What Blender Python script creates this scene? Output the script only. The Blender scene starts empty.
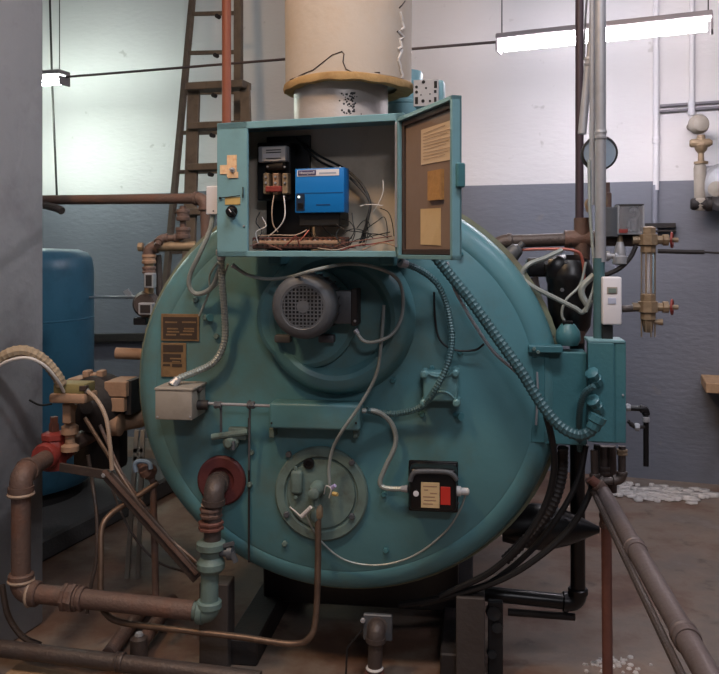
import bpy, bmesh, math, random
from mathutils import Vector, Matrix
random.seed(7)
SC = bpy.context.scene
COL = SC.collection
F, HX, HY, CH = 820.0, 359.5, 250.0, 1.6      # focal length in pixels, principal column, horizon row, eye height

# ---------------------------------------------------------------- camera, world, lights, exposure
cam = bpy.data.objects.new('camera', bpy.data.cameras.new('camera'))
COL.objects.link(cam); SC.camera = cam
cam.location = (0, 0, CH); cam.rotation_euler = (math.pi/2, 0, 0)
cam.data.sensor_width = 36.0; cam.data.lens = F/719*36; cam.data.shift_y = -(337-HY)/719; cam.data.clip_start = .02
SC.view_settings.view_transform = 'Standard'; SC.view_settings.look = 'None'
SC.view_settings.gamma = 1; SC.view_settings.use_curve_mapping = False
SC.view_settings.exposure = 0.30
w = bpy.data.worlds.new('world'); SC.world = w; w.use_nodes = True
w.node_tree.nodes['Background'].inputs[0].default_value = (.62, .60, .70, 1)
w.node_tree.nodes['Background'].inputs[1].default_value = .06
try:
    SC.cycles.use_denoising = True; SC.cycles.max_bounces = 6
except Exception: pass

def lamp(name, loc, target, size, energy, color, sy=None):
    l = bpy.data.lights.new(name, 'AREA'); l.shape = 'RECTANGLE'; l.size = size; l.size_y = sy or size
    l.energy = energy; l.color = color
    o = bpy.data.objects.new(name, l); COL.objects.link(o); o.location = loc
    o.rotation_euler = (Vector(target)-Vector(loc)).to_track_quat('-Z', 'Y').to_euler()
    return o
lamp('ceiling_lamp_front', (.3, 1.15, 4.3), (0, 2.7, 1.3), 1.3, 50, (.90, .93, 1.0), .3)
lamp('warm_work_lamp', (-1.5, 1.1, 4.2), (-.1, 3.3, 1.9), .4, 46, (1.0, .66, .38))
lamp('fill_light_back', (.7, -2.6, 4.2), (0, 3, 1.2), 1.2, 38, (.94, .93, 1.0), .3)  # unseen fill light, added behind the camera to brighten the cabinet interior
lamp('ceiling_lamp_right', (2.6, 2.0, 4.1), (1.4, 4.0, 1), 1.2, 22, (.90, .86, 1.0), .3)

# ---------------------------------------------------------------- frames (a vertical plane that pixels can be cast onto)
def DP(px, py, d):
    """point on the sight line of a pixel, d metres ahead"""
    return Vector(((px-HX)/F*d, d, CH+(HY-py)/F*d))
class Fr:
    def __init__(s, o, yaw):
        s.o = Vector(o); a = math.radians(yaw)
        s.u = Vector((math.cos(a), -math.sin(a), 0)); s.n = Vector((-math.sin(a), -math.cos(a), 0)); s.v = Vector((0, 0, 1))
    def L(s, u, v, w=0): return s.o+s.u*u+s.v*v+s.n*w
    def P(s, px, py, w=0):
        d = Vector(((px-HX)/F, 1, (HY-py)/F)); c = Vector((0, 0, CH))
        t = (s.o+s.n*w-c).dot(s.n)/d.dot(s.n)
        return c+d*t
    def uv(s, px, py, w=0):
        q = s.P(px, py, w)-s.o
        return q.dot(s.u), q.dot(s.v)
_o = DP(340, 390, 3.0); B = Fr(_o, 8); R = .752; OV = 1.06   # the head is slightly oval                 # boiler front
_o = DP(640, 478, 5.75); _o.z = 0; W = Fr(_o, 18)                # back wall
C = Fr(DP(310, 190, 2.68), 19)                                   # control cabinet front
M_ = 3.66e-3                                                     # metres per pixel at the boiler front

# ---------------------------------------------------------------- materials
def lin(c): return tuple(((x/255)/12.92 if x/255 <= .04045 else ((x/255+.055)/1.055)**2.4) for x in c)+(1,)
def pm(name, c, rough=.5, metal=0, var=.18, scale=6, dirt=None, damt=.5, dscale=3, bump=.15, bscale=60, spec=.5, coat=0):
    m = bpy.data.materials.new(name); m.use_nodes = True; nt = m.node_tree; N = nt.nodes; K = nt.links
    p = N['Principled BSDF']; tc = N.new('ShaderNodeTexCoord')
    n1 = N.new('ShaderNodeTexNoise'); n1.inputs['Scale'].default_value = scale; n1.inputs['Detail'].default_value = 6
    K.new(tc.outputs['Object'], n1.inputs['Vector'])
    mx = N.new('ShaderNodeMix'); mx.data_type = 'RGBA'
    c0 = lin(c); mx.inputs[6].default_value = tuple(x*(1-var) for x in c0[:3])+(1,); mx.inputs[7].default_value = tuple(min(1, x*(1+var)) for x in c0[:3])+(1,)
    K.new(n1.outputs['Fac'], mx.inputs[0]); out = mx.outputs[2]
    if dirt:
        n2 = N.new('ShaderNodeTexNoise'); n2.inputs['Scale'].default_value = dscale; n2.inputs['Detail'].default_value = 9; n2.inputs['Roughness'].default_value = .65
        K.new(tc.outputs['Object'], n2.inputs['Vector'])
        rp = N.new('ShaderNodeValToRGB'); rp.color_ramp.elements[0].position = .48; rp.color_ramp.elements[1].position = .72
        rp.color_ramp.elements[1].color = (damt, damt, damt, 1); K.new(n2.outputs['Fac'], rp.inputs[0])
        m2 = N.new('ShaderNodeMix'); m2.data_type = 'RGBA'; m2.inputs[7].default_value = lin(dirt)
        K.new(rp.outputs[0], m2.inputs[0]); K.new(out, m2.inputs[6]); out = m2.outputs[2]
    K.new(out, p.inputs['Base Color'])
    p.inputs['Roughness'].default_value = rough; p.inputs['Metallic'].default_value = metal
    p.inputs['Specular IOR Level'].default_value = spec; p.inputs['Coat Weight'].default_value = coat
    if bump:
        nb_ = N.new('ShaderNodeTexNoise'); nb_.inputs['Scale'].default_value = bscale; nb_.inputs['Detail'].default_value = 4
        K.new(tc.outputs['Object'], nb_.inputs['Vector'])
        bp = N.new('ShaderNodeBump'); bp.inputs['Strength'].default_value = bump; bp.inputs['Distance'].default_value = .01
        K.new(nb_.outputs['Fac'], bp.inputs['Height']); K.new(bp.outputs[0], p.inputs['Normal'])
    return m
def em(name, c, s):
    m = bpy.data.materials.new(name); m.use_nodes = True; p = m.node_tree.nodes['Principled BSDF']
    p.inputs['Base Color'].default_value = (.8, .8, .8, 1); p.inputs['Emission Color'].default_value = tuple(c)+(1,); p.inputs['Emission Strength'].default_value = s
    return m
teal = pm('teal_boiler_enamel', (84, 130, 136), .42, .0, .24, 1.8, (92, 100, 86), .7, 2.6, .12, 25, coat=.05)
teal_d = pm('teal_side_enamel', (68, 116, 122), .42, 0, .15, 4, (48, 70, 72), .4, 5)
teal_c = pm('blue_teal_cabinet_enamel', (112, 152, 160), .45, 0, .08, 4, (90, 110, 105), .35, 6, .05)
teal_g = pm('dull_green_casting', (100, 120, 114), .6, 0, .2, 20, (70, 62, 52), .6, 12)
teal_rim = pm('dusty_green_shell', (112, 118, 98), .7, 0, .2, 6, (90, 74, 55), .7, 5)
blue = pm('blue_tank_enamel', (58, 104, 128), .32, 0, .15, 3, (20, 50, 70), .4, 4, .08)
blue_l = pm('bright_blue_plastic', (14, 112, 184), .38, 0, .04, 8, bump=.02)
rust = pm('rusty_brown_pipe', (102, 82, 74), .6, .2, .25, 14, (124, 84, 66), .6, 9, .35, 90)
rustdk = pm('dark_iron_pipe', (78, 68, 64), .5, .3, .3, 12, (86, 64, 52), .5, 9, .3, 90)
orangep = pm('orange_primer_pipe', (150, 84, 60), .55, 0, .12, 6, (140, 66, 44), .5, 9, .1)
reddish = pm('red_brown_pipe', (112, 72, 62), .6, .1, .25, 14, (80, 50, 44), .6, 9, .2)
copper = pm('tarnished_copper', (112, 92, 78), .45, .6, .25, 20, (80, 60, 50), .6, 16, .1)
brass = pm('dirty_brass', (142, 122, 98), .55, .3, .25, 22, (96, 74, 52), .6, 16, .2)
steel = pm('galvanised_steel', (166, 166, 170), .38, .35, .15, 16, (120, 118, 116), .4, 9, .08)
flexm = pm('grey_flexible_conduit', (150, 156, 152), .38, .25, .15, 20, (80, 90, 88), .5, 12, .05)
flext = pm('teal_painted_conduit', (70, 102, 106), .42, .1, .15, 20, (40, 60, 60), .4, 12, .05)
greym = pm('grey_cast_metal', (86, 88, 92), .5, .2, .12, 12, (66, 66, 70), .5, 9, .15)
greyb = pm('grey_painted_box', (150, 142, 132), .55, 0, .1, 8, (110, 98, 86), .5, 8, .06)
tan = pm('dusty_tan_metal', (156, 124, 100), .75, 0, .15, 12, (110, 84, 66), .6, 9, .2)
olive = pm('olive_plastic', (132, 120, 76), .7, 0, .1, 12, (90, 76, 55), .5, 9, .1)
black = pm('black_enamel', (16, 15, 17), .32, 0, .3, 9, bump=.05)
blackr = pm('black_rubber', (20, 20, 22), .55, 0, .3, 9, bump=.05)
darkst = pm('dark_sooty_steel', (40, 36, 36), .65, .2, .3, 7, (64, 50, 42), .5, 6, .2)
red = pm('red_painted_iron', (134, 52, 46), .5, 0, .2, 20, (96, 40, 34), .5, 14, .25)
redg = pm('red_gasket', (88, 38, 37), .65, 0, .2, 14, (70, 36, 34), .6, 9, .2)
white = pm('white_paint', (215, 212, 216), .5, 0, .05, 8, bump=.03)
whitec = pm('white_cable', (205, 200, 196), .45, 0, .06, 10, bump=0)
pinkc = pm('pale_cable', (164, 142, 124), .5, 0, .1, 30, bump=.1)
wallw = None
cream = pm('aged_cream_paper', (204, 178, 136), .85, 0, .08, 9, (170, 140, 98), .5, 9, .05)
paper = pm('pale_paper', (206, 184, 156), .85, 0, .05, 9, bump=.03)
pineb = pm('yellow_wood', (176, 132, 78), .7, 0, .2, 24, (120, 84, 48), .5, 30, .2)
woodsh = pm('plank_wood', (168, 136, 104), .7, 0, .18, 9, (120, 90, 62), .5, 14, .15)
ladderm = pm('weathered_ladder', (112, 98, 84), .7, 0, .2, 12, (60, 50, 44), .5, 9, .1)
liner = pm('worn_aluminium', (184, 176, 172), .42, .35, .12, 6, (34, 32, 34), .0, 9, .12)
plasterm = pm('insulation_canvas', (178, 164, 150), .85, 0, .07, 5, (176, 150, 122), .4, 4, .25, 30)
yband = pm('yellowed_insulation_edge', (168, 134, 88), .9, 0, .2, 14, (128, 90, 50), .6, 12, .5, 40)
inner = pm('grey_interior_paint', (186, 172, 156), .6, 0, .08, 5, (116, 100, 88), .5, 4, .04)
doorin = pm('door_liner_paint', (132, 112, 98), .6, 0, .06, 5, (110, 92, 80), .4, 4, .04)
edgebr = pm('dark_door_gasket', (58, 44, 38), .7, 0, .2, 9, bump=.1)
grimy = pm('nameplate_brass', (138, 110, 78), .5, .3, .2, 30, (88, 66, 46), .6, 25, .1)
darkbr = pm('nameplate_dark', (62, 48, 38), .6, .1, .2, 30, bump=.1)
redlab = pm('red_label', (196, 48, 38), .5, 0, .05, 9, bump=0)
yellab = pm('yellow_label', (190, 162, 100), .6, 0, .1, 40, bump=0)
orglab = pm('orange_sticker', (220, 186, 146), .7, 0, .2, 90, (196, 110, 70), .7, 60, .05)
debris = pm('white_plaster_flakes', (190, 184, 180), .85, 0, .15, 30, bump=.4)
glassm = bpy.data.materials.new('gauge_glass'); glassm.use_nodes = True
_p = glassm.node_tree.nodes['Principled BSDF']; _p.inputs['Transmission Weight'].default_value = .85; _p.inputs['Roughness'].default_value = .08
_p.inputs['Base Color'].default_value = (.86, .84, .86, 1); _p.inputs['IOR'].default_value = 1.3

# ---------------------------------------------------------------- mesh helpers
def nb(): return bmesh.new()
def box(b, fr, u0, u1, v0, v1, w0, w1, bev=0, seg=2):
    t = bmesh.new(); vs = []
    for w_ in (w0, w1):
        for (u, v) in ((u0, v0), (u1, v0), (u1, v1), (u0, v1)): vs.append(t.verts.new((u, v, w_)))
    for f in ((3, 2, 1, 0), (4, 5, 6, 7), (0, 1, 5, 4), (1, 2, 6, 5), (2, 3, 7, 6), (3, 0, 4, 7)): t.faces.new([vs[i] for i in f])
    bmesh.ops.recalc_face_normals(t, faces=t.faces)
    if bev: bmesh.ops.bevel(t, geom=list(t.edges), offset=bev, segments=seg, affect='EDGES', profile=.5)
    for v in t.verts: v.co = fr.L(*v.co)
    merge(b, t)
def merge(b, t):
    me = bpy.data.meshes.new('tmp'); t.to_mesh(me); t.free(); b.from_mesh(me); bpy.data.meshes.remove(me)
def pbox(b, fr, x0, y0, x1, y1, w=0, d=.02, bev=0, seg=2):
    xm, ym = (x0+x1)/2, (y0+y1)/2
    u0 = fr.uv(x0, ym, w)[0]; u1 = fr.uv(x1, ym, w)[0]; v1 = fr.uv(xm, y0, w)[1]; v0 = fr.uv(xm, y1, w)[1]
    box(b, fr, u0, u1, v0, v1, w-d, w, bev, seg)
def basis(d):
    d = d.normalized(); a = Vector((0, 0, 1)) if abs(d.z) < .9 else Vector((1, 0, 0))
    x = d.cross(a).normalized(); return x, x.cross(d).normalized()
def rings(b, cs, close=False):
    for i in range(len(cs)-1):
        A, D = cs[i], cs[i+1]; n = len(A)
        for k in range(n):
            try: b.faces.new((A[k], A[(k+1) % n], D[(k+1) % n], D[k]))
            except ValueError: pass
def lathe(b, p, ax, prof, seg=24, ph=0, capa=True, capb=True):
    """profile points (radius, distance along ax)"""
    ax = ax.normalized(); x, y = basis(ax); t = bmesh.new(); cs = []
    for r, h in prof:
        r = max(r, 1e-4)
        cs.append([t.verts.new(p+ax*h+(x*math.cos(ph+2*math.pi*k/seg)+y*math.sin(ph+2*math.pi*k/seg))*r) for k in range(seg)])
    rings(t, cs)
    if capa: t.faces.new(cs[0])
    if capb: t.faces.new(cs[-1])
    bmesh.ops.recalc_face_normals(t, faces=t.faces); merge(b, t)
def catmull(P, n=8):
    if len(P) < 3: return P
    Q = [P[0]*2-P[1]]+list(P)+[P[-1]*2-P[-2]]; out = []
    for i in range(1, len(Q)-2):
        a, b_, c, d = Q[i-1:i+3]
        for k in range(n):
            t = k/n; out.append(.5*((2*b_)+(c-a)*t+(2*a-5*b_+4*c-d)*t*t+(3*b_-a-3*c+d)*t**3))
    out.append(P[-1]); return out
def resample(P, step):
    out = [P[0]]; acc = 0
    for a, c in zip(P, P[1:]):
        L = (c-a).length
        if L < 1e-9: continue
        while acc+L >= step:
            t = (step-acc); a = a+(c-a).normalized()*t; L -= t; acc = 0; out.append(a.copy())
        acc += L
    if (out[-1]-P[-1]).length > step*.3: out.append(P[-1])
    return out
def tube(b, P, r, seg=10, smooth=False, corr=0, n=8):
    if smooth: P = catmull(P, n)
    if corr: P = resample(P, r*.30)
    t = bmesh.new(); cs = []; x = None
    for i, p in enumerate(P):
        d = (P[min(i+1, len(P)-1)]-P[max(i-1, 0)]).normalized()
        if x is None: x, y = basis(d)
        else: x = (x-d*x.dot(d)).normalized(); y = x.cross(d).normalized()
        rr = r*(1+(corr if i % 3 == 1 else -corr*.6)) if corr else r
        cs.append([t.verts.new(p+(x*math.cos(2*math.pi*k/seg)+y*math.sin(2*math.pi*k/seg))*rr) for k in range(seg)])
    rings(t, cs); t.faces.new(cs[0]); t.faces.new(cs[-1])
    bmesh.ops.recalc_face_normals(t, faces=t.faces); merge(b, t)
def bar(b, p0, p1, a, c, side=None, bev=0):
    d = (p1-p0); L = d.length; d.normalize(); x, y = basis(d)
    if side is not None: x = (side-d*side.dot(d)).normalized(); y = x.cross(d).normalized()
    t = bmesh.new(); vs = []
    for h in (0, L):
        for (i, j) in ((-1, -1), (1, -1), (1, 1), (-1, 1)): vs.append(t.verts.new(p0+d*h+x*a/2*i+y*c/2*j))
    for f in ((3, 2, 1, 0), (4, 5, 6, 7), (0, 1, 5, 4), (1, 2, 6, 5), (2, 3, 7, 6), (3, 0, 4, 7)): t.faces.new([vs[i] for i in f])
    bmesh.ops.recalc_face_normals(t, faces=t.faces)
    if bev: bmesh.ops.bevel(t, geom=list(t.edges), offset=bev, segments=1, affect='EDGES')
    merge(b, t)
WL = {}
def obj(name, b, m, parent=None, loc=None, flat=False):
    if parent is not None: off = WL[parent.name]
    elif loc is not None: off = Vector(loc)
    else:
        xs = [v.co for v in b.verts]
        off = Vector((sum(v.x for v in xs)/len(xs), sum(v.y for v in xs)/len(xs), min(v.z for v in xs)))
    for v in b.verts: v.co -= off
    for f in b.faces: f.smooth = not flat
    for e in b.edges:
        if len(e.link_faces) != 2 or e.calc_face_angle(0) > .6: e.smooth = False
    me = bpy.data.meshes.new(name); b.to_mesh(me); b.free(); me.materials.append(m)
    o = bpy.data.objects.new(name, me); COL.objects.link(o)
    if parent is not None: o.parent = parent
    else: o.location = off
    WL[o.name] = off; return o
def tag(o, label, cat, group=None):
    o['label'] = label; o['category'] = cat
    if group: o['group'] = group
    return o
def thing(name, label, cat, loc, group=None):
    o = bpy.data.objects.new(name, None); COL.objects.link(o); o.location = loc; o.empty_display_size = .05
    WL[o.name] = Vector(loc); return tag(o, label, cat, group)
def struct(name, b, m):
    o = obj(name, b, m, loc=(0, 0, 0)); o['kind'] = 'structure'; return o
def qbox(name, m, parent, fr, x0, y0, x1, y1, w, d, bev=0, seg=2):
    b = nb(); pbox(b, fr, x0, y0, x1, y1, w, d, bev, seg); return obj(name, b, m, parent)
def text(parent, s, fr, px, py, w, size, m, name='lettering', ax='CENTER'):
    cu = bpy.data.curves.new('t', 'FONT'); cu.body = s; cu.size = size; cu.extrude = .0006; cu.align_x = ax; cu.align_y = 'CENTER'
    o = bpy.data.objects.new('t', cu); COL.objects.link(o); bpy.context.view_layer.update()
    me = bpy.data.meshes.new_from_object(o.evaluated_get(bpy.context.evaluated_depsgraph_get()))
    bpy.data.objects.remove(o); p = fr.P(px, py, w)-WL[parent.name]
    for v in me.vertices: v.co = p+fr.u*v.co.x+fr.v*v.co.y+fr.n*v.co.z
    me.materials.clear(); me.materials.append(m)
    q = bpy.data.objects.new(name, me); COL.objects.link(q); q.parent = parent; WL[q.name] = WL[parent.name]; return q
def bolt(parent, p, ax, r, m, h=None, name='bolt'):
    b = nb(); lathe(b, p, ax, [(r, 0), (r, (h or r)*.8), (r*.8, (h or r))], 6); return obj(name, b, m, parent)
def fit(parent, p, ax, r, L, m, name='coupling', seg=20):
    b = nb(); lathe(b, p-ax.normalized()*L/2, ax, [(r*.96, 0), (r, L*.08), (r, L*.3), (r*.9, L*.36), (r*.9, L*.64), (r, L*.7), (r, L*.92), (r*.96, L)], seg); return obj(name, b, m, parent)
def prun(parent, pts, r, m, me=None, k=1.28, bend=2.2, collar=True, names=('pipe', 'elbow')):
    """pipe in straight lengths with an elbow fitting at each corner"""
    me = me or m; cut = []
    for i, p in enumerate(pts):
        if 0 < i < len(pts)-1:
            a = (pts[i-1]-p); c = (pts[i+1]-p); l = min(r*bend, a.length*.45, c.length*.45)
            s, e = p+a.normalized()*l, p+c.normalized()*l; arc = []
            for j in range(9):
                t = j/8; arc.append(s*(1-t)**2+p*2*t*(1-t)+e*t*t)
            b = nb(); tube(b, arc, r*k if collar else r, 16)
            if collar:
                for q, d in ((s, a.normalized()), (e, c.normalized())): lathe(b, q-d*r*.2, d, [(r*k*1.12, 0), (r*k*1.12, r*.6), (r*k, r*.75)], 16)
            obj(names[1], b, me, parent); cut.append((s, e))
        else: cut.append((p, p))
    for i in range(len(pts)-1):
        b = nb(); tube(b, [cut[i][1], cut[i+1][0]], r, 16); obj(names[0], b, m, parent)
def cable(name, label, cat, pts, r, m, group=None, corr=0, conn=None, seg=8, n=8, cm=None):
    b = nb(); tube(b, pts, r, seg, True, corr, n); o = obj(name, b, m); tag(o, label, cat, group)
    if conn:
        for i in conn:
            p = pts[i]; d = (pts[1]-pts[0]) if i == 0 else (pts[-2]-pts[-1])
            b = nb(); lathe(b, p, d, [(r*1.5, 0), (r*1.5, r*1.2), (r*1.25, r*1.4), (r*1.25, r*2.6)], 10); obj('connector', b, cm or steel, o)
    return o
def handwheel(parent, p, ax, r, m, name='handwheel', spokes=4):
    b = nb(); x, y = basis(ax); t = [p+(x*math.cos(a)+y*math.sin(a))*r for a in [2*math.pi*k/20 for k in range(21)]]
    tube(b, t, r*.16, 8)
    for k in range(spokes):
        a = 2*math.pi*k/spokes; bar(b, p, p+(x*math.cos(a)+y*math.sin(a))*r, r*.2, r*.14)
    lathe(b, p-ax.normalized()*r*.15, ax, [(r*.25, 0), (r*.25, r*.35)], 10); return obj(name, b, m, parent)
UP = Vector((0, 0, 1))
def oval(b):
    for v in b.verts:
        q = (v.co-B.o).dot(B.u); v.co += B.u*q*(OV-1)
    return b

# ================================================================= SETTING
def wall_mat():
    m = bpy.data.materials.new('two_tone_wall_paint'); m.use_nodes = True; nt = m.node_tree; N = nt.nodes; K = nt.links; p = N['Principled BSDF']
    tc = N.new('ShaderNodeTexCoord'); sp = N.new('ShaderNodeSeparateXYZ'); K.new(tc.outputs['Object'], sp.inputs[0])
    nz = N.new('ShaderNodeTexNoise'); nz.inputs['Scale'].default_value = 1.5; nz.inputs['Detail'].default_value = 8; K.new(tc.outputs['Object'], nz.inputs['Vector'])
    gt = N.new('ShaderNodeMath'); gt.operation = 'GREATER_THAN'; K.new(sp.outputs['Z'], gt.inputs[0]); gt.inputs[1].default_value = 2.08
    def two(a, c):
        x = N.new('ShaderNodeMix'); x.data_type = 'RGBA'; x.inputs[6].default_value = lin(a); x.inputs[7].default_value = lin(c); K.new(nz.outputs['Fac'], x.inputs[0]); return x
    lo = two((92, 95, 105), (122, 124, 134)); hi = two((200, 196, 196), (220, 216, 218))
    x = N.new('ShaderNodeMix'); x.data_type = 'RGBA'; K.new(gt.outputs[0], x.inputs[0]); K.new(lo.outputs[2], x.inputs[6]); K.new(hi.outputs[2], x.inputs[7])
    # scuffs
    vs = N.new('ShaderNodeTexNoise'); vs.inputs['Scale'].default_value = 9; vs.inputs['Detail'].default_value = 3; K.new(tc.outputs['Object'], vs.inputs['Vector'])
    rp = N.new('ShaderNodeValToRGB'); rp.color_ramp.elements[0].position = .70; rp.color_ramp.elements[1].position = .76; rp.color_ramp.elements[1].color = (.35, .35, .35, 1); K.new(vs.outputs['Fac'], rp.inputs[0])
    y = N.new('ShaderNodeMix'); y.data_type = 'RGBA'; y.inputs[7].default_value = lin((130, 122, 116)); K.new(rp.outputs[0], y.inputs[0]); K.new(x.outputs[2], y.inputs[6])
    K.new(y.outputs[2], p.inputs['Base Color']); p.inputs['Roughness'].default_value = .6
    mp = N.new('ShaderNodeMapping'); mp.inputs['Scale'].default_value = (1, 1, 3); K.new(tc.outputs['Object'], mp.inputs[0])
    n3 = N.new('ShaderNodeTexNoise'); n3.inputs['Scale'].default_value = 14; n3.inputs['Detail'].default_value = 5; K.new(mp.outputs[0], n3.inputs['Vector'])
    bp = N.new('ShaderNodeBump'); bp.inputs['Strength'].default_value = .25; bp.inputs['Distance'].default_value = .012; K.new(n3.outputs['Fac'], bp.inputs['Height']); K.new(bp.outputs[0], p.inputs['Normal'])
    return m
def floor_mat():
    m = bpy.data.materials.new('stained_concrete'); m.use_nodes = True; nt = m.node_tree; N = nt.nodes; K = nt.links; p = N['Principled BSDF']
    tc = N.new('ShaderNodeTexCoord')
    a = N.new('ShaderNodeTexNoise'); a.inputs['Scale'].default_value = 1.3; a.inputs['Detail'].default_value = 10; a.inputs['Roughness'].default_value = .65; K.new(tc.outputs['Object'], a.inputs['Vector'])
    rp = N.new('ShaderNodeValToRGB'); e = rp.color_ramp.elements
    e[0].position = .30; e[0].color = lin((84, 64, 55)); e[1].position = .75; e[1].color = lin((142, 134, 130))
    for pos, c in ((.44, (108, 82, 68)), (.52, (124, 108, 96)), (.60, (112, 100, 92))): q = e.new(pos); q.color = lin(c)
    K.new(a.outputs['Fac'], rp.inputs[0])
    c2 = N.new('ShaderNodeTexNoise'); c2.inputs['Scale'].default_value = 7; c2.inputs['Detail'].default_value = 8; K.new(tc.outputs['Object'], c2.inputs['Vector'])
    r2 = N.new('ShaderNodeValToRGB'); r2.color_ramp.elements[0].position = .62; r2.color_ramp.elements[1].position = .72; r2.color_ramp.elements[1].color = (.6, .6, .6, 1); K.new(c2.outputs['Fac'], r2.inputs[0])
    x = N.new('ShaderNodeMix'); x.data_type = 'RGBA'; x.inputs[7].default_value = lin((60, 46, 42)); K.new(r2.outputs[0], x.inputs[0]); K.new(rp.outputs[0], x.inputs[6])
    K.new(x.outputs[2], p.inputs['Base Color'])
    rr = N.new('ShaderNodeMapRange'); rr.inputs['To Min'].default_value = .35; rr.inputs['To Max'].default_value = .75; K.new(c2.outputs['Fac'], rr.inputs['Value']); K.new(rr.outputs[0], p.inputs['Roughness'])
    bp = N.new('ShaderNodeBump'); bp.inputs['Strength'].default_value = .3; bp.inputs['Distance'].default_value = .015; K.new(c2.outputs['Fac'], bp.inputs['Height']); K.new(bp.outputs[0], p.inputs['Normal'])
    return m
wallm = wall_mat(); floorm = floor_mat()
colm = pm('grey_painted_concrete', (142, 142, 144), .7, 0, .12, 2.5, (96, 88, 94), .5, 3.0, .5, 18)
G0 = Fr((0, 0, 0), 0)
b = nb(); box(b, G0, -6, 5, -.12, 0, -9.5, 1.5); struct('floor', b, floorm)
b = nb(); box(b, W, -8, 3.2, 0, 4.5, -.15, 0); struct('wall_back', b, wallm)
b = nb(); box(b, G0, -6, 5, 4.5, 4.6, -9.5, 1.5); struct('ceiling', b, white)
u0 = W.uv(183, 100, .12)[0]; u1 = W.uv(345, 100, .12)[0]
b = nb(); box(b, W, u0, u1, 0, 4.5, 0, .12, .008, 1); struct('wall_pilaster', b, wallm)
# near left concrete pier
q = DP(44, 623, CH*F/(623-HY)); q.z = 0; LF = Fr(q, 18)
box(b:=nb(), LF, -1.0, 0, 0, 4.5, 0, 3.2, .015, 2); struct('wall_left', b, colm)
# low pad below the blue tank
b = nb(); p = DP(60, 420, 5.0); p.z = 0; PF = Fr(p, 18); box(b, PF, -2.2, .45, 0, .12, -.9, .75, .015, 1); struct('floor_pad', b, pm('dark_pad_concrete', (74, 72, 72), .8, 0, .15, 4, (54, 46, 42), .5, 3, .3))

# ================================================================= BOILER
base = B.L(0, 0, -.3); base.z = 0
bo = thing('boiler', 'large round teal fire tube boiler standing in the middle of the room', 'boiler', base)
cen = B.L(0, 0, 0)
b = nb(); lathe(b, cen, -B.n, [(R*.985, .10), (R, .12), (R, 2.75), (R*.97, 2.8), (.1, 2.82)], 72); obj('shell', oval(b), teal_d, bo)
b = nb(); lathe(b, cen, B.n, [(R+.018, -.16), (R+.018, -.105), (R*.99, -.10)], 72, capa=False, capb=False); obj('shell_flange', oval(b), teal_rim, bo)
b = nb(); lathe(b, cen, B.n, [(R*.985, -.11), (R, -.085), (R*.995, -.06), (R*.975, -.03), (R*.94, -.01), (R*.90, -.001), (R*.885, -.004), (R*.875, 0), (R*.5, .004), (.02, .006)], 96); fd = obj('front_door', oval(b), teal, bo)
# round blower housing that bulges from the door
hp = B.P(337, 318, .03); hr = .272
b = nb(); lathe(b, hp-B.n*.03, B.n, [(hr+.012, 0), (hr+.01, .012), (hr, .035), (hr*.965, .065), (hr*.90, .085), (hr*.80, .092), (hr*.74, .086), (hr*.70, .06), (hr*.66, .05), (.02, .05)], 72); obj('blower_housing', b, teal, bo)
mp = B.P(305, 318, .09)
b = nb(); lathe(b, mp-B.n*.05, B.n, [(.185, 0), (.182, .03), (.165, .045), (.05, .05)], 56); obj('motor_plate', b, teal, bo)
# burner flange, sunken centre, bolts
bp_ = B.P(321, 494, .02)
b = nb(); lathe(b, bp_-B.n*.016, B.n, [(.172, 0), (.172, .014), (.166, .02), (.138, .02), (.133, .008), (.128, .008), (.124, .016), (.01, .018)], 64); bf = obj('burner_flange', b, teal_g, bo)
for px, py in ((289, 454), (352, 516), (287, 514), (352, 462)): bolt(bf, B.P(px, py, .022), B.n, .012, greym)
b = nb(); pbox(b, B, 290, 471, 302, 495, .045, .03, .012, 3); o = obj('sight_port', b, teal_g, bf)
for px, py in ((296, 468), (296, 497)): bolt(bf, B.P(px, py, .03), B.n, .008, teal_g)
b = nb(); lathe(b, B.P(309, 463, .02), B.n, [(.02, 0), (.02, .01), (.012, .012), (.012, .004)], 16); obj('peep_hole', b, black, bf)
# burner nozzle
b = nb(); q = B.P(318, 487, .02); lathe(b, q, B.n, [(.026, 0), (.026, .04), (.02, .05), (.02, .09), (.012, .095)], 14); lathe(b, q+B.n*.05, -UP, [(.014, 0), (.014, .05), (.019, .055), (.019, .10), (.012, .11)], 8); obj('burner_nozzle', b, teal_g, bf)
b = nb(); lathe(b, B.P(318, 508, .07), UP, [(.012, -.04), (.018, -.03), (.018, 0), (.013, .01)], 8); obj('nozzle_nut', b, brass, bf)
# red gasket ring round the gas outlet
gp = B.P(222, 480, .006)
b = nb(); lathe(b, gp, B.n, [(.092, -.006), (.092, .010), (.085, .016), (.052, .016), (.045, .010), (.045, .002), (.01, .002)], 48); obj('gas_inlet_ring', b, redg, bo)
# door seam, small lugs and nuts
b = nb(); bar(b, B.P(249, 418, .008), B.P(249, 562, .012), .006, .008, B.u); obj('door_seam', b, darkst, bo)
for px, py in ((285, 543), (386, 550), (206, 317), (217, 336), (252, 452), (250, 484), (393, 380), (432, 368), (460, 352), (384, 494), (422, 414), (208, 404), (190, 384), (461, 254), (196, 300)):
    bolt(bo, B.P(px, py, .004), B.n, .0105, teal_d if px > 380 else teal_g, .014, 'nut')
for px, py in ((455, 415), (207, 317)):
    b = nb(); q = B.P(px, py, .004); lathe(b, q, B.n+B.u*.8, [(.01, 0), (.01, .028), (.014, .03), (.014, .036)], 10); obj('plug', b, teal_d, bo)
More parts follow.
